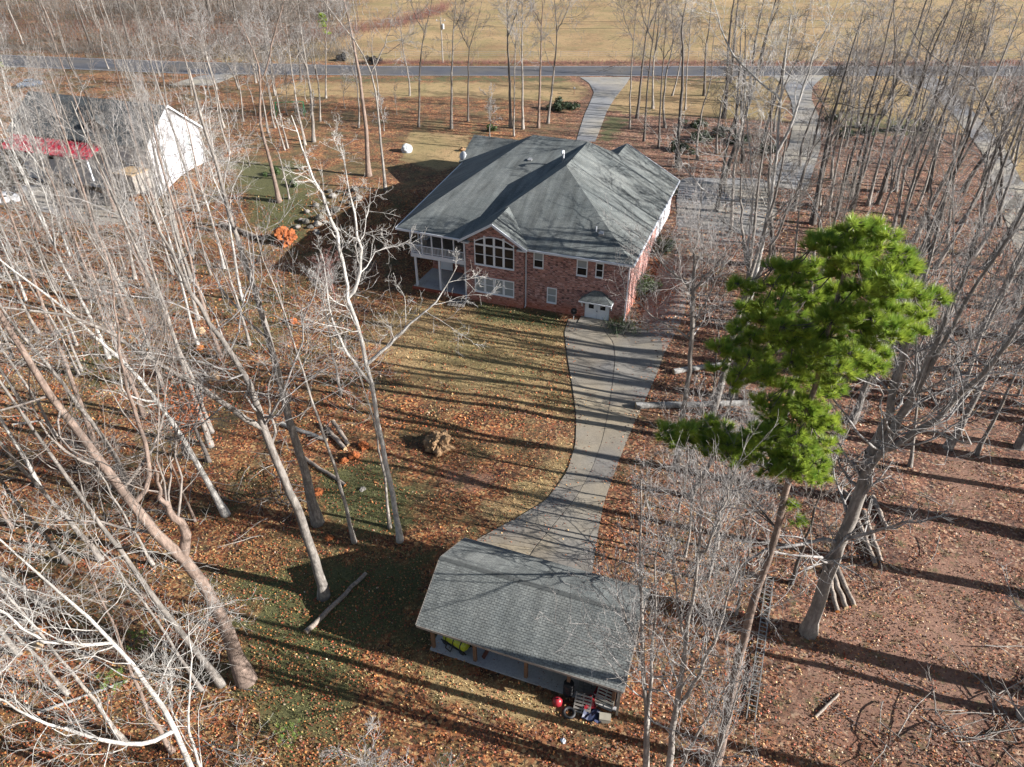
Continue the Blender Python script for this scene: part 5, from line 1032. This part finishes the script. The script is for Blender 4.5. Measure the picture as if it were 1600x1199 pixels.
def pine_clumps():
    """clump centres read off the crown's outline, spread in depth about the trunk"""
    g = np.random.default_rng(5); out = []; TP = np.array(tp) + B
    rows = [(352, 1305, 1385), (368, 1268, 1400), (388, 1250, 1408), (408, 1205, 1425), (430, 1195, 1440), (452, 1140, 1462), (472, 1150, 1465), (490, 1158, 1455), (508, 1160, 1440), (526, 1140, 1415), (545, 1110, 1400), (562, 1105, 1390), (580, 1112, 1375), (600, 1130, 1335), (620, 1165, 1310), (640, 1180, 1305), (655, 1185, 1310), (672, 1170, 1308), (688, 1035, 1300), (668, 1025, 1150), (680, 1035, 1200), (700, 1060, 1295), (712, 1110, 1290), (726, 1140, 1285), (740, 1190, 1280), (695, 1090, 1180), (745, 1235, 1280)]
    for (y, x0, x1) in rows:
        x = x0 + 18
        while x < x1 - 8:
            yy = y + g.uniform(-12, 12); d = ray(x + g.uniform(-8, 8), yy); j = np.argmin(np.abs(project(TP)[1] - (yy + 30))); ax = TP[j]
            C0 = np.array([0, 0, CAM_H]); t = ((ax - C0)[:2] @ d[:2]) / (d[:2] @ d[:2])
            half = .5 * (x1 - x0) / 50; xx = (x - (x0 + x1) / 2) / max((x1 - x0) / 2, 1); dep = math.sqrt(max(0, 1 - xx * xx)) * half * .75
            t2 = t + g.uniform(-.6, 1) * dep / np.linalg.norm(d); out.append(((C0 + d * t2 - B), g.uniform(.34, .52))); x += g.uniform(17, 26)
    return out
pcl = pine_clumps(); pcl.append((lift(B, [(1245, 815)])[1] - B, .3)); pcl.append((lift(B, [(1235, 790)])[1] - B, .3))
pine('pine_tree', B, tp, .24, pcl, 'tall bright green pine dominating the right side, in front of the driveway woods', 3, 'needle')
for (x, y, h, s, lab) in [(455, 1160, 1.4, .38, 'tiny pine seedling on the leafy grass near the bottom left of centre'), (185, 1080, 1.6, .4, 'small green pine seedling under the white limbed tree at bottom left'), (225, 1015, 1.6, .42, 'small pale green pine seedling left of the thick pinkish trunk foot')]:
    b_ = at(x, y); cl = [(np.array([math.cos(a) * s * 1.1, math.sin(a) * s * 1.1, h * f]), .3) for a, f in ((0, .45), (1.3, .5), (2.6, .42), (3.9, .5), (5.2, .46), (.6, .8), (3.0, .85))]
    pine('pine_seedling', b_, [(0, 0, 0), (0, 0, h * .5), (0, 0, h)], .035, cl + [(np.array([0, 0, h]), .25)], lab, int(x), 'needle_pale', 26, .2, 'pine seedling', 4)
g = np.random.default_rng(2)
for (x, y, h, lab) in [(560, 34, 13, 'dark green roadside pine behind the thick pinkish trunk, beyond the road'), (2, 160, 13, 'green pine at the far left edge behind the white house'), (510, 78, 8, 'small green pine at the road near the pale slim tree'), (430, 20, 12, 'green pine inside the far wood'), (250, 10, 12, 'second green pine inside the far wood further left'), (60, 30, 12, 'green pine at the top left corner of the far wood')]:
    b_ = at(x, y); cl = []
    for i in range(26): f = g.uniform(.4, 1); a = g.random() * 6.28; rr_ = (1.15 - f) * h * .22; cl.append((np.array([math.cos(a) * rr_, math.sin(a) * rr_, h * f]), .7))
    pine('pine_tree', b_, [(0, 0, 0), (0, 0, h * .5), (0, 0, h)], .16, cl, lab, int(x) + 5, 'needle', 12, .5, 'pine tree', 2, .03)

# ------------------------------------------------------------------ shrubs, logs, rocks, small things
def shrub(x, y, s, mat, lab, seed, h=1.0, n=1500, leaf=.09, spiky=False, cat='shrub', z=None):
    g = np.random.default_rng(seed); b_ = at(x, y) if z is None else atz(x, y, z); o = empty('shrub' if not spiky else 'yucca', tuple(b_), 0, label=lab, category=cat)
    if spiky:
        n = 130; a = g.random(n) * 6.28; e = g.uniform(.1, 1.3, n); d = np.stack([np.cos(a) * np.cos(e), np.sin(a) * np.cos(e), np.sin(e)], 1); c = g.normal(0, s * .45, (n, 3)); c[:, 2] = np.abs(c[:, 2]) * .3
        sd_ = np.cross(d, [0, 0, 1.]); sd_ /= np.linalg.norm(sd_, axis=1)[:, None]; L = g.uniform(.5, .9, (n, 1)) * s
        V = np.stack([c - sd_ * .03, c + sd_ * .03, c + d * L], 1).reshape(-1, 3); mesh_link('leaves', np_mesh('leaves', V, np.zeros((0, 4), 'i'), np.arange(n * 3).reshape(-1, 3)), M[mat], o)
        MB().tube([(0, 0, -.1), (0, 0, .3 * s)], .1, 6).obj('stem', M['bark_dark'], o); return o
    k = 9; cc = g.normal(0, 1, (k, 3)) * [s * .45, s * .45, s * .22 * h] + [0, 0, s * .55 * h]; idx = g.integers(0, k, n); d = g.normal(size=(n, 3)); d /= np.linalg.norm(d, axis=1)[:, None]
    p = cc[idx] + d * s * .42 * (g.random((n, 1)) ** .4) * [1, 1, h]; p[:, 2] = np.maximum(p[:, 2], .05); a = g.normal(size=(n, 3)); a /= np.linalg.norm(a, axis=1)[:, None]; b2 = np.cross(a, d); b2 /= np.linalg.norm(b2, axis=1)[:, None] + 1e-9
    V = np.stack([p - a * leaf, p - b2 * leaf * .5, p + a * leaf, p + b2 * leaf * .5], 1).reshape(-1, 3); mesh_link('foliage', np_mesh('foliage', V, np.arange(n * 4).reshape(-1, 4)), M[mat], o)
    sb = MB()
    for i in range(k): sb.tube([(0, 0, -.1), tuple(cc[i] * .5 + g.normal(0, .05, 3)), tuple(cc[i])], [.04, .025, .01], 4)
    sb.obj('stems', M['bark_grey'], o); return o
shrub(432, 275, 1.0, 'shrub_green', 'green shrub at the foot of the dark topped brown tree', 1); shrub(462, 292, .6, 'shrub_green', 'small green ground shrub right of the dark topped brown tree', 2)
shrub(875, 172, 2.0, 'shrub_dark', 'round dark green bush left of the front driveway', 3, .8, 2500, .16); shrub(766, 205, .9, 'shrub_green', 'small green shrub under the drooping grey tree behind the roof', 4)
shrub(1006, 458, 1.9, 'shrub_green', 'bright green leafy shrub at the right rear corner of the brick house', 5, 1.2, 2600); shrub(982, 517, 2.2, 'yucca', 'dark spiky yucca clump right of the white double door', 6, spiky=True, cat='yucca'); shrub(966, 512, 1.5, 'yucca', 'smaller spiky yucca touching the door step', 7, spiky=True, cat='yucca')
shrub(1038, 392, 1.3, 'shrub_dark', 'dark green shrub along the east wall of the brick house', 8, 1, 2200); shrub(1052, 305, .9, 'shrub_dark', 'small dark shrub beside the garage corner', 9)
for k, (x, y) in enumerate([(1060, 235), (1095, 222), (1130, 212), (1160, 225), (1200, 240), (1085, 200)]): shrub(x, y, 1.8, 'shrub_dark', ['leftmost', 'second', 'third', 'fourth', 'rightmost', 'rearmost'][k] + ' dark evergreen shrub in the hedge between garage and middle driveway', 20 + k, .7, 1400, .14)
for k, (x, y) in enumerate([(1320, 215), (1360, 210), (1400, 205), (1440, 200), (1300, 190)]): shrub(x, y, 1.6, 'shrub_dark', ['second', 'third', 'fourth', 'rightmost', 'leftmost'][k] + ' low dark shrub under the trees right of the middle driveway', 30 + k, .6, 900, .16)
shrub(535, 95, 1.6, 'black', 'dark rounded bush at the far road edge, left one of two', 40, .9, 1200, .16); shrub(583, 100, 1.8, 'black', 'dark rounded bush at the far road edge, right one of two', 41, .9, 1200, .16)
# roadside scrub: a tangle nobody could count
g = np.random.default_rng(17)
def scrub(name, pts, n, hgt, mat, lab, wd=.03, sy=1.1):
    c = np.array([atz(*p, 3.0) for p in pts]); t = g.random(n) * (len(c) - 1); a = t.astype(int).clip(0, len(c) - 2); f = (t - a)[:, None]; B0 = c[a] * (1 - f) + c[a + 1] * f
    B0[:, 0] += g.normal(0, .8, n); B0[:, 1] += g.normal(0, sy, n); B0[:, 2] = H(B0[:, 0], B0[:, 1]); d = g.normal(0, .45, (n, 3)); d[:, 2] = 1; L = hgt * g.uniform(.3, 1, (n, 1)); e = B0 + d * L; m_ = (B0 + e) / 2 + g.normal(0, .12, (n, 3))
    v, q = tubes(np.stack([B0, m_, e], 1), np.repeat([[wd, wd * .7, wd * .3]], n, 0), 3); tag(mesh_link(name, np_mesh(name, v, q), M[mat]), kind='stuff', label=lab, category='undergrowth')
scrub('roadside_scrub', [(560, 98), (700, 99), (900, 99), (1150, 99), (1400, 100), (1650, 98)], 4500, .9, 'twig_red', 'dry reddish weeds along the far edge of the road')
scrub('wood_undergrowth', [(-150, 74), (100, 80), (300, 88), (560, 86)], 4000, 2.6, 'bark_dark', 'grey brush under the far wood edge', .03, 4)
scrub('wood_undergrowth', [(-150, 45), (200, 50), (480, 60), (620, 40), (700, 14)], 3500, 3.2, 'twig_red', 'reddish brush deeper inside the far wood', .03, 7)
for k_, yy in enumerate((62, 30, 14, 2)): scrub('wood_undergrowth', [(-150, yy - 4), (150, yy), (350, yy + 2), (540, yy)], 2500, 4.5, ['bark_grey', 'bark_dark'][k_ % 2], ['grey brush just inside the far wood', 'dark brush in the middle of the far wood', 'grey brush deep in the far wood', 'dark brush along the top edge of the picture'][k_], .05, 9)
# field fence and power line
fen = empty('wire_fence', tuple(atz(600, 88, 3.0)), 0, label='thin wire fence with slim posts along the near side of the tan field', category='fence')
f0, f1 = atz(575, 90, 3.0), atz(1650, 90, 3.0); o0 = np.array(fen.location)
nf = 26; pp = MB().tube([(0, 0, 0), (0, 0, 1.4)], .06, 6).obj('fence_post', M['wood_old'], fen)
for i in range(nf):
    q = f0 + (f1 - f0) * i / (nf - 1) - o0
    if i: c_ = pp.copy(); COL.objects.link(c_); pp2 = c_
    else: pp2 = pp
    pp2.location = tuple(q)
for z_ in (.5, .9, 1.3): MB().bar(tuple(f0 - o0 + [0, 0, z_]), tuple(f1 - o0 + [0, 0, z_]), .03).obj('wire', M['metal_grey'], fen)
pb = atz(692, 99, 3.0); pole = empty('utility_pole', tuple(pb), 0, label='wooden utility pole with a grey transformer can beside the road', category='utility pole')
MB().tube([(0, 0, 0), (0, 0, 9.5)], [.17, .12], 8).obj('pole', M['wood_old'], pole); MB().box((-1.1, -.06, 8.7), (1.1, .06, 8.85)).obj('crossarm', M['wood_old'], pole)
MB().tube([(.45, 0, 7.1), (.45, 0, 7.15), (.45, 0, 8.1), (.45, 0, 8.2)], [.22, .27, .27, .15], 12).obj('transformer', M['tarp'], pole)
for x_ in (-.9, 0, .9): MB().tube([(x_, 0, 8.85), (x_, 0, 9.1)], [.06, .04], 6).obj('insulator', M['white'], pole)
for k_, z_ in enumerate((9.0, 7.6)):
    pts = [(-70 + i * 10, 3 - k_ * .05 * i, z_ - 1.2 * (1 - ((i % 7) / 3.5 - 1) ** 2) * .6) for i in range(0, 22)]; MB().tube(pts, .022, 4).obj('power_wire', M['black'], pole)
mb_ = empty('mailbox', tuple(at(897, 148)), .2, label='mailbox on a post in the grass left of the front driveway', category='mailbox')
MB().box((-.06, -.06, 0), (.06, .06, 1.1)).obj('post', M['wood_post'], mb_); MB().tube([(0, -.3, 1.22), (0, .3, 1.22)], .14, 10).box((-.14, -.3, 1.08), (.14, .3, 1.22)).obj('box', M['metal_grey'], mb_)
# logs
def log(x0, y0, x1, y1, r, lab, mat='deadwood', cut=None, z0=0, z1=0, name='fallen_log', r2=None):
    a, b_ = at(x0, y0), at(x1, y1); a[2] += r * .8 + z0; b_[2] += r * .7 + z1; g = np.random.default_rng(int(x0 + y0)); o = empty(name, tuple(a), 0, label=lab, category='log')
    P = smooth_line([np.zeros(3), (b_ - a) * .5, b_ - a], 9, g, r * .18); v, q = tubes(P[None], np.linspace(r, r2 or r * .8, 9)[None] * (1 + g.normal(0, .04, (1, 9))), 12)
    mesh_link('bark', np_mesh('bark', v, q), M[mat], o, True)
    for e_, s_, rr_ in ((P[0], P[0] - P[1], r), (P[-1], P[-1] - P[-2], r2 or r * .8)):
        s_ = s_ / np.linalg.norm(s_); c = e_ + s_ * .004; MB().tube([tuple(c - s_ * .06), tuple(c)], rr_ * 1.0, 12).obj('cut_end', M[cut or 'cut_tan'], o)
    return o
log(478, 990, 572, 898, .16, 'long dark fallen pole lying across the carport shadow', 'deadwood', r2=.12); log(993, 638, 1168, 633, .30, 'thick grey fallen log lying level right of the driveway, below the pine', 'deadgrey'); log(1052, 584, 1132, 571, .26, 'pale short fallen log above the thick level one', 'deadgrey')
log(345, 352, 415, 378, .32, 'dark fallen log behind the orange root mound', 'deadwood'); log(1336, 806, 1366, 886, .17, 'sawn pole with tan end in the pile below the big hardwood, left of two', cut='cut_tan', z1=.1); log(1348, 800, 1376, 880, .17, 'sawn pole with orange end beside the tan ended one', cut='cut_orange')
for k, (a, b_, c, d, cu, lb) in enumerate([(1290, 890, 1308, 958, 'cut_orange', 'leftmost sawn log with orange end leaning behind the big hardwood foot'), (1298, 890, 1322, 952, 'cut_tan', 'middle sawn log behind the big hardwood foot'), (1306, 888, 1334, 950, 'cut_tan', 'rightmost sawn log behind the big hardwood foot'), (1318, 770, 1342, 800, 'cut_tan', 'short log lying under the big hardwood limbs'), (1362, 778, 1385, 830, 'cut_tan', 'grey log right of the short log under the hardwood')]): log(a, b_, c, d, .17, lb, cut=cu)
log(512, 672, 540, 704, .2, 'grey split log on the ground left of the orange stump pieces'); log(522, 668, 545, 698, .18, 'paler split log tilted against its neighbour by the orange stump pieces', z0=.5)
log(440, 665, 512, 690, .2, 'long grey log running left from the split logs', 'deadgrey'); log(30, 915, 0, 905, .15, 'grey log end at the left edge', 'deadgrey'); log(60, 1115, 200, 1065, .09, 'long pale fallen pole lying among the bottom left trees', 'deadgrey'); log(1273, 1122, 1310, 1085, .08, 'short broken stick on bare earth at lower right', 'deadwood')
log(465, 710, 540, 760, .14, 'brown log lying below the orange stump pieces', 'deadwood', 'cut_orange'); log(308, 357, 335, 362, .22, 'cut log beside the left thicket below the white house', 'deadwood', 'cut_tan')
log(20, 665, 70, 658, .1, 'short pale fallen branch near the left edge', 'deadgrey')
def lump(x, y, s, mat, lab, name, cat, group=None, seed=0, flat=.7, z=0, sub=2, rough=.28):
    import bmesh
    bm = bmesh.new(); bmesh.ops.create_icosphere(bm, subdivisions=sub, radius=1); g = random.Random(seed + int(x * 3 + y))
    ph = [g.uniform(0, 6) for _ in range(6)]
    from mathutils import noise as mn
    for v in bm.verts:
        c = v.co; o_ = Vector(ph[:3]) * 3; v.co = c * (1 + rough * (1.3 * mn.noise(c * 1.3 + o_) + .7 * mn.noise(c * 3.2 + o_) + .4 * mn.noise(c * 8 + o_)))
    for v in bm.verts: v.co = Vector((v.co.x * s, v.co.y * s * .85, max(v.co.z, -.4) * s * flat))
    me = bpy.data.meshes.new(name); bm.to_mesh(me); bm.free(); p = at(x, y); o = mesh_link(name, me, M[mat]); o.location = (p[0], p[1], p[2] + s * flat * .35 + z); o.rotation_euler = (0, 0, g.uniform(0, 6)); return tag(o, lab, cat, group)
lump(686, 700, 1.05, 'root_ball', 'large tan upturned root ball alone in the middle of the lawn', 'root_ball', 'root ball', seed=3, flat=.75, sub=4, rough=.55)
lump(448, 377, 1.35, 'root_orange', 'bright orange upturned root mound beside the house shadow', 'root_mound', 'root mound', flat=.8, sub=4, rough=.6)
for k, (x, y, s, mt, lb) in enumerate([(553, 714, .45, 'root_orange', 'orange stump piece left of two near the split logs'), (569, 699, .42, 'root_orange', 'orange stump piece right of two near the split logs'), (537, 722, .35, 'root_orange', 'smallest orange stump piece below the split logs'), (515, 842, .28, 'root_orange', 'small orange clod right of the pale flared trunk foot'), (497, 771, .38, 'root_orange', 'orange stump chunk right of the tallest pale trunk'),
        (457, 504, .5, 'root_orange', 'orange stump face in the woods left of the lawn'), (313, 520, .5, 'cut_tan', 'tan sawn stump face in the left woods, upper one'), (312, 546, .4, 'cut_orange', 'small orange sawn stump face below the tan one in the left woods'), (334, 592, .6, 'root_ball', 'tan root lump in the left woods beside the pale twin trunks'),
        (65, 984, .35, 'cut_orange', 'upper of two sawn orange log ends at far lower left'), (62, 1010, .35, 'cut_tan', 'lower of two sawn log ends at far lower left'), (636, 237, .95, 'tarp', 'grey covered mound on the front lawn left of the house'), (722, 236, .5, 'root_ball', 'small tan stump on the tan grass left of the house'), (567, 766, .22, 'rock', 'small pale rock in the bright green patch'), (880, 1158, .14, 'white', 'small white object on the leaves below the carport')]):
    lump(x, y, s, mt, lb, 'root_ball' if 'stump' not in lb and mt not in ('tarp', 'rock', 'white') else {'tarp': 'covered_mound', 'rock': 'rock', 'white': 'stone'}.get(mt, 'stump'), {'tarp': 'mound', 'rock': 'rock', 'white': 'stone'}.get(mt, 'stump'), seed=k, flat=.9 if mt == 'tarp' else .75, sub=4 if s > .4 else 3, rough=.12 if mt == 'tarp' else .35)
rk = [(494, 322), (505, 330), (512, 318), (478, 348), (470, 345), (486, 356), (497, 352), (500, 342), (465, 356), (530, 300), (545, 305), (555, 298), (560, 312), (538, 316), (520, 308), (550, 320), (480, 332), (510, 348), (495, 365), (525, 330), (438, 357), (515, 300)]
for k, (x, y) in enumerate(rk): lump(x, y, rnd.uniform(.22, .6), ['rock', 'rock_dark'][k % 2], 'grey boulder in the rock pile at the edge of the house shadow', 'boulder', 'boulder', 'boulders piled left of the house', seed=k)
# ladder lying against the leaf bank
la, lb_ = at(1203, 903), at(1172, 1128); ld = empty('ladder', tuple(la), 0, label='long metal ladder lying on the leaves right of the pine trunk', category='ladder'); dv = lb_ - la; dl_ = np.linalg.norm(dv); dn = dv / dl_; sd2 = np.array([-dn[1], dn[0], 0]) * .21
for s_ in (-1, 1): MB().bar(tuple(sd2 * s_ + [0, 0, .12]), tuple(dv + sd2 * s_ + [0, 0, .12]), .05, .09).obj('rail', M['alu'], ld)
for k in range(1, int(dl_ / .31)): p = dn * k * .31; MB().bar(tuple(p - sd2 + [0, 0, .13]), tuple(p + sd2 + [0, 0, .13]), .045).obj('rung', M['alu'], ld)
# swing frame on the far lawn
sw = empty('swing_set', tuple(at(455, 180)), .1, label='green and orange play frame on the leafy lawn beyond the left trees', category='swing set')
for x_ in (-2.4, 2.4):
    for y_ in (-1, 1): MB().bar((x_, y_, 0), (x_, 0, 2.2), .1).obj('leg', M['green_paint'], sw)
MB().bar((-2.5, 0, 2.2), (2.5, 0, 2.2), .12).obj('beam', M['green_paint'], sw)
for x_ in (-1.3, .2): MB().box((x_ - .3, -.12, .5), (x_ + .3, .12, .56)).obj('seat', M['orange'], sw); MB().bar((x_ - .28, 0, .55), (x_ - .28, 0, 2.2), .02).bar((x_ + .28, 0, .55), (x_ + .28, 0, 2.2), .02).obj('chain', M['metal_grey'], sw)
MB().bar((-2.6, 0, 1.5), (-4.3, -.4, .15), .6, .06).obj('slide', M['orange'], sw)
# hanging orange leaves
g = np.random.default_rng(8); c0 = lift(at(327, 722), [(303, 657), (285, 640)])[2]; n = 900
p = c0 + g.normal(0, 1, (n, 3)) * [.8, .8, 1.1]; a = g.normal(size=(n, 3)); a /= np.linalg.norm(a, axis=1)[:, None]; b2 = np.cross(a, g.normal(size=(n, 3))); b2 /= np.linalg.norm(b2, axis=1)[:, None]
V = np.stack([p - a * .09, p - b2 * .05, p + a * .09, p + b2 * .05], 1).reshape(-1, 3); tag(mesh_link('hanging_leaves', np_mesh('hanging_leaves', V, np.arange(n * 4).reshape(-1, 4)), M['leaf_orange']), 'clump of clinging orange leaves on the dark shaded trunk', 'leaves', kind='stuff')
# fallen branches and brush piles
def brush(x, y, spread, n, L, mat, lab, seed, name='brush_pile', z=.1, r=.022):
    g = np.random.default_rng(seed); b_ = at(x, y); P0 = np.zeros((n, 3)); P0[:, 0] = g.normal(0, spread, n); P0[:, 1] = g.normal(0, spread, n); P0[:, 2] = .1 + abs(g.normal(0, .25, n)); a = g.random(n) * 6.28
    d = np.stack([np.cos(a), np.sin(a), g.normal(.12, .22, n)], 1); pts = [P0]; q = P0
    for s_ in range(5): d = d + g.normal(0, .16, d.shape); d[:, 2] *= .8; q = q + d * (L * g.uniform(.6, 1.1, (n, 1))) / 5; q[:, 2] = np.maximum(q[:, 2], .03); pts.append(q)
    P = np.stack(pts, 1); R = np.repeat([[r * 1.6, r * 1.4, r * 1.2, r, r * .8, r * .4]], n, 0); P2, R2_ = kids(g, P, R, 6, .2, 1, 38, 12, lambda t, rr: L * (.2 + .2 * rr), 3, .2, .02, .6, .010, .4)
    v, q1 = tubes(P, R, 5); v2, q2 = tubes(P2, R2_, 3); o = mesh_link(name, np_mesh(name, np.concatenate([v, v2]), np.concatenate([q1, q2 + len(v)])), M[mat]); o.location = tuple(b_); return tag(o, lab, 'brush', kind='stuff')
for k, a_ in enumerate([(1540, 1140, 1.8, 30, 3.2, 'bark_pale', 'tangle of broken pale branches in the bottom right corner'), (1440, 1175, 1.6, 14, 3.0, 'bark_pale', 'broken branches lying left of the corner tangle'), (1350, 850, 1.6, 28, 2.6, 'bark_pale', 'pale brush heap round the sawn poles under the big hardwood'),
        (1230, 720, 1.8, 26, 2.8, 'bark_pale', 'fallen limbs on the ground under the lower pine boughs'), (440, 790, 1.6, 22, 2.6, 'bark_pale', 'brush lying at the foot of the tallest pale trunk'), (230, 800, 2.4, 34, 2.6, 'bark_grey', 'tangled brush under the fork of the pinkish tree'), (120, 720, 2.2, 30, 2.4, 'bark_grey', 'brush on orange leaves near the left edge'),
        (460, 690, 1.4, 14, 2.2, 'bark_grey', 'brush beside the long grey log'), (1080, 720, 1.2, 18, 2.2, 'bark_grey', 'twigs round the foot of the round crowned tree'), (1180, 780, 1.4, 18, 2.2, 'bark_grey', 'twigs in striped shade left of the pine trunk'), (320, 560, 1.8, 24, 2.2, 'bark_grey', 'brush round the tan sawn stumps in the left woods'),
        (1180, 880, 1.3, 12, 2.4, 'bark_pale', 'loose branches left of the upper ladder end'), (340, 1110, 1.2, 7, 2.0, 'bark_grey', 'few sticks right of the white limbed tree'), (1400, 780, 2.0, 16, 2.6, 'bark_pale', 'scattered pale limbs right of the big hardwood'), (60, 420, 2.5, 24, 3, 'bark_grey', 'brush below the patio of the white house')]): brush(*a_, seed=60 + k)
# parked vehicles by the white house (mostly hidden by branches)
def car(x, y, rz, mat, lab):
    b_ = at(x, y); o = empty('parked_car', tuple(b_), rz, label=lab, category='car')
    prof = [(-2.2, .35), (-2.25, .75), (-1.3, .92), (-.7, 1.42), (.8, 1.45), (1.6, .98), (2.2, .85), (2.25, .35)]; V = [(x_, s_ * (.88 if z_ < 1.2 else .68), z_) for s_ in (-1, 1) for x_, z_ in prof]; k = len(prof)
    mesh_obj('body', V, [tuple(range(k)), tuple(range(2 * k - 1, k - 1, -1))] + [(i, i + k, (i + 1) % k + k, (i + 1) % k) for i in range(k)], M[mat], o)
    for sx in (-1.4, 1.4):
        for sy in (-.85, .85): MB().tube([(sx, sy - .1, .33), (sx, sy + .1, .33)], .33, 12).obj('wheel', M['black'], o)
    for sy in (-.775, .775): MB().box((-.75, sy - .045, 1.0), (.95, sy + .045, 1.32)).obj('side_window', M['glass'], o)
    mesh_obj('windshield', [(1.5, -.66, 1.04), (1.5, .66, 1.04), (.86, .6, 1.43), (.86, -.6, 1.43)], [(0, 1, 2, 3)], M['glass'], o); mesh_obj('rear_window', [(-1.24, -.66, .98), (-1.24, .66, .98), (-.74, .6, 1.4), (-.74, -.6, 1.4)], [(0, 3, 2, 1)], M['glass'], o)
    for sy in (-.6, .6): MB().box((2.2, sy - .18, .6), (2.27, sy + .18, .76)).obj('headlight', M['white'], o)
car(6, 318, .3, 'car_white', 'pale parked car at the left edge below the white house'); car(48, 136, .5, 'car_blue', 'blue parked car behind the white house near the left edge')
car(88, 288, -.2, 'car_blue', 'dark parked vehicle in the shade beside the patio')
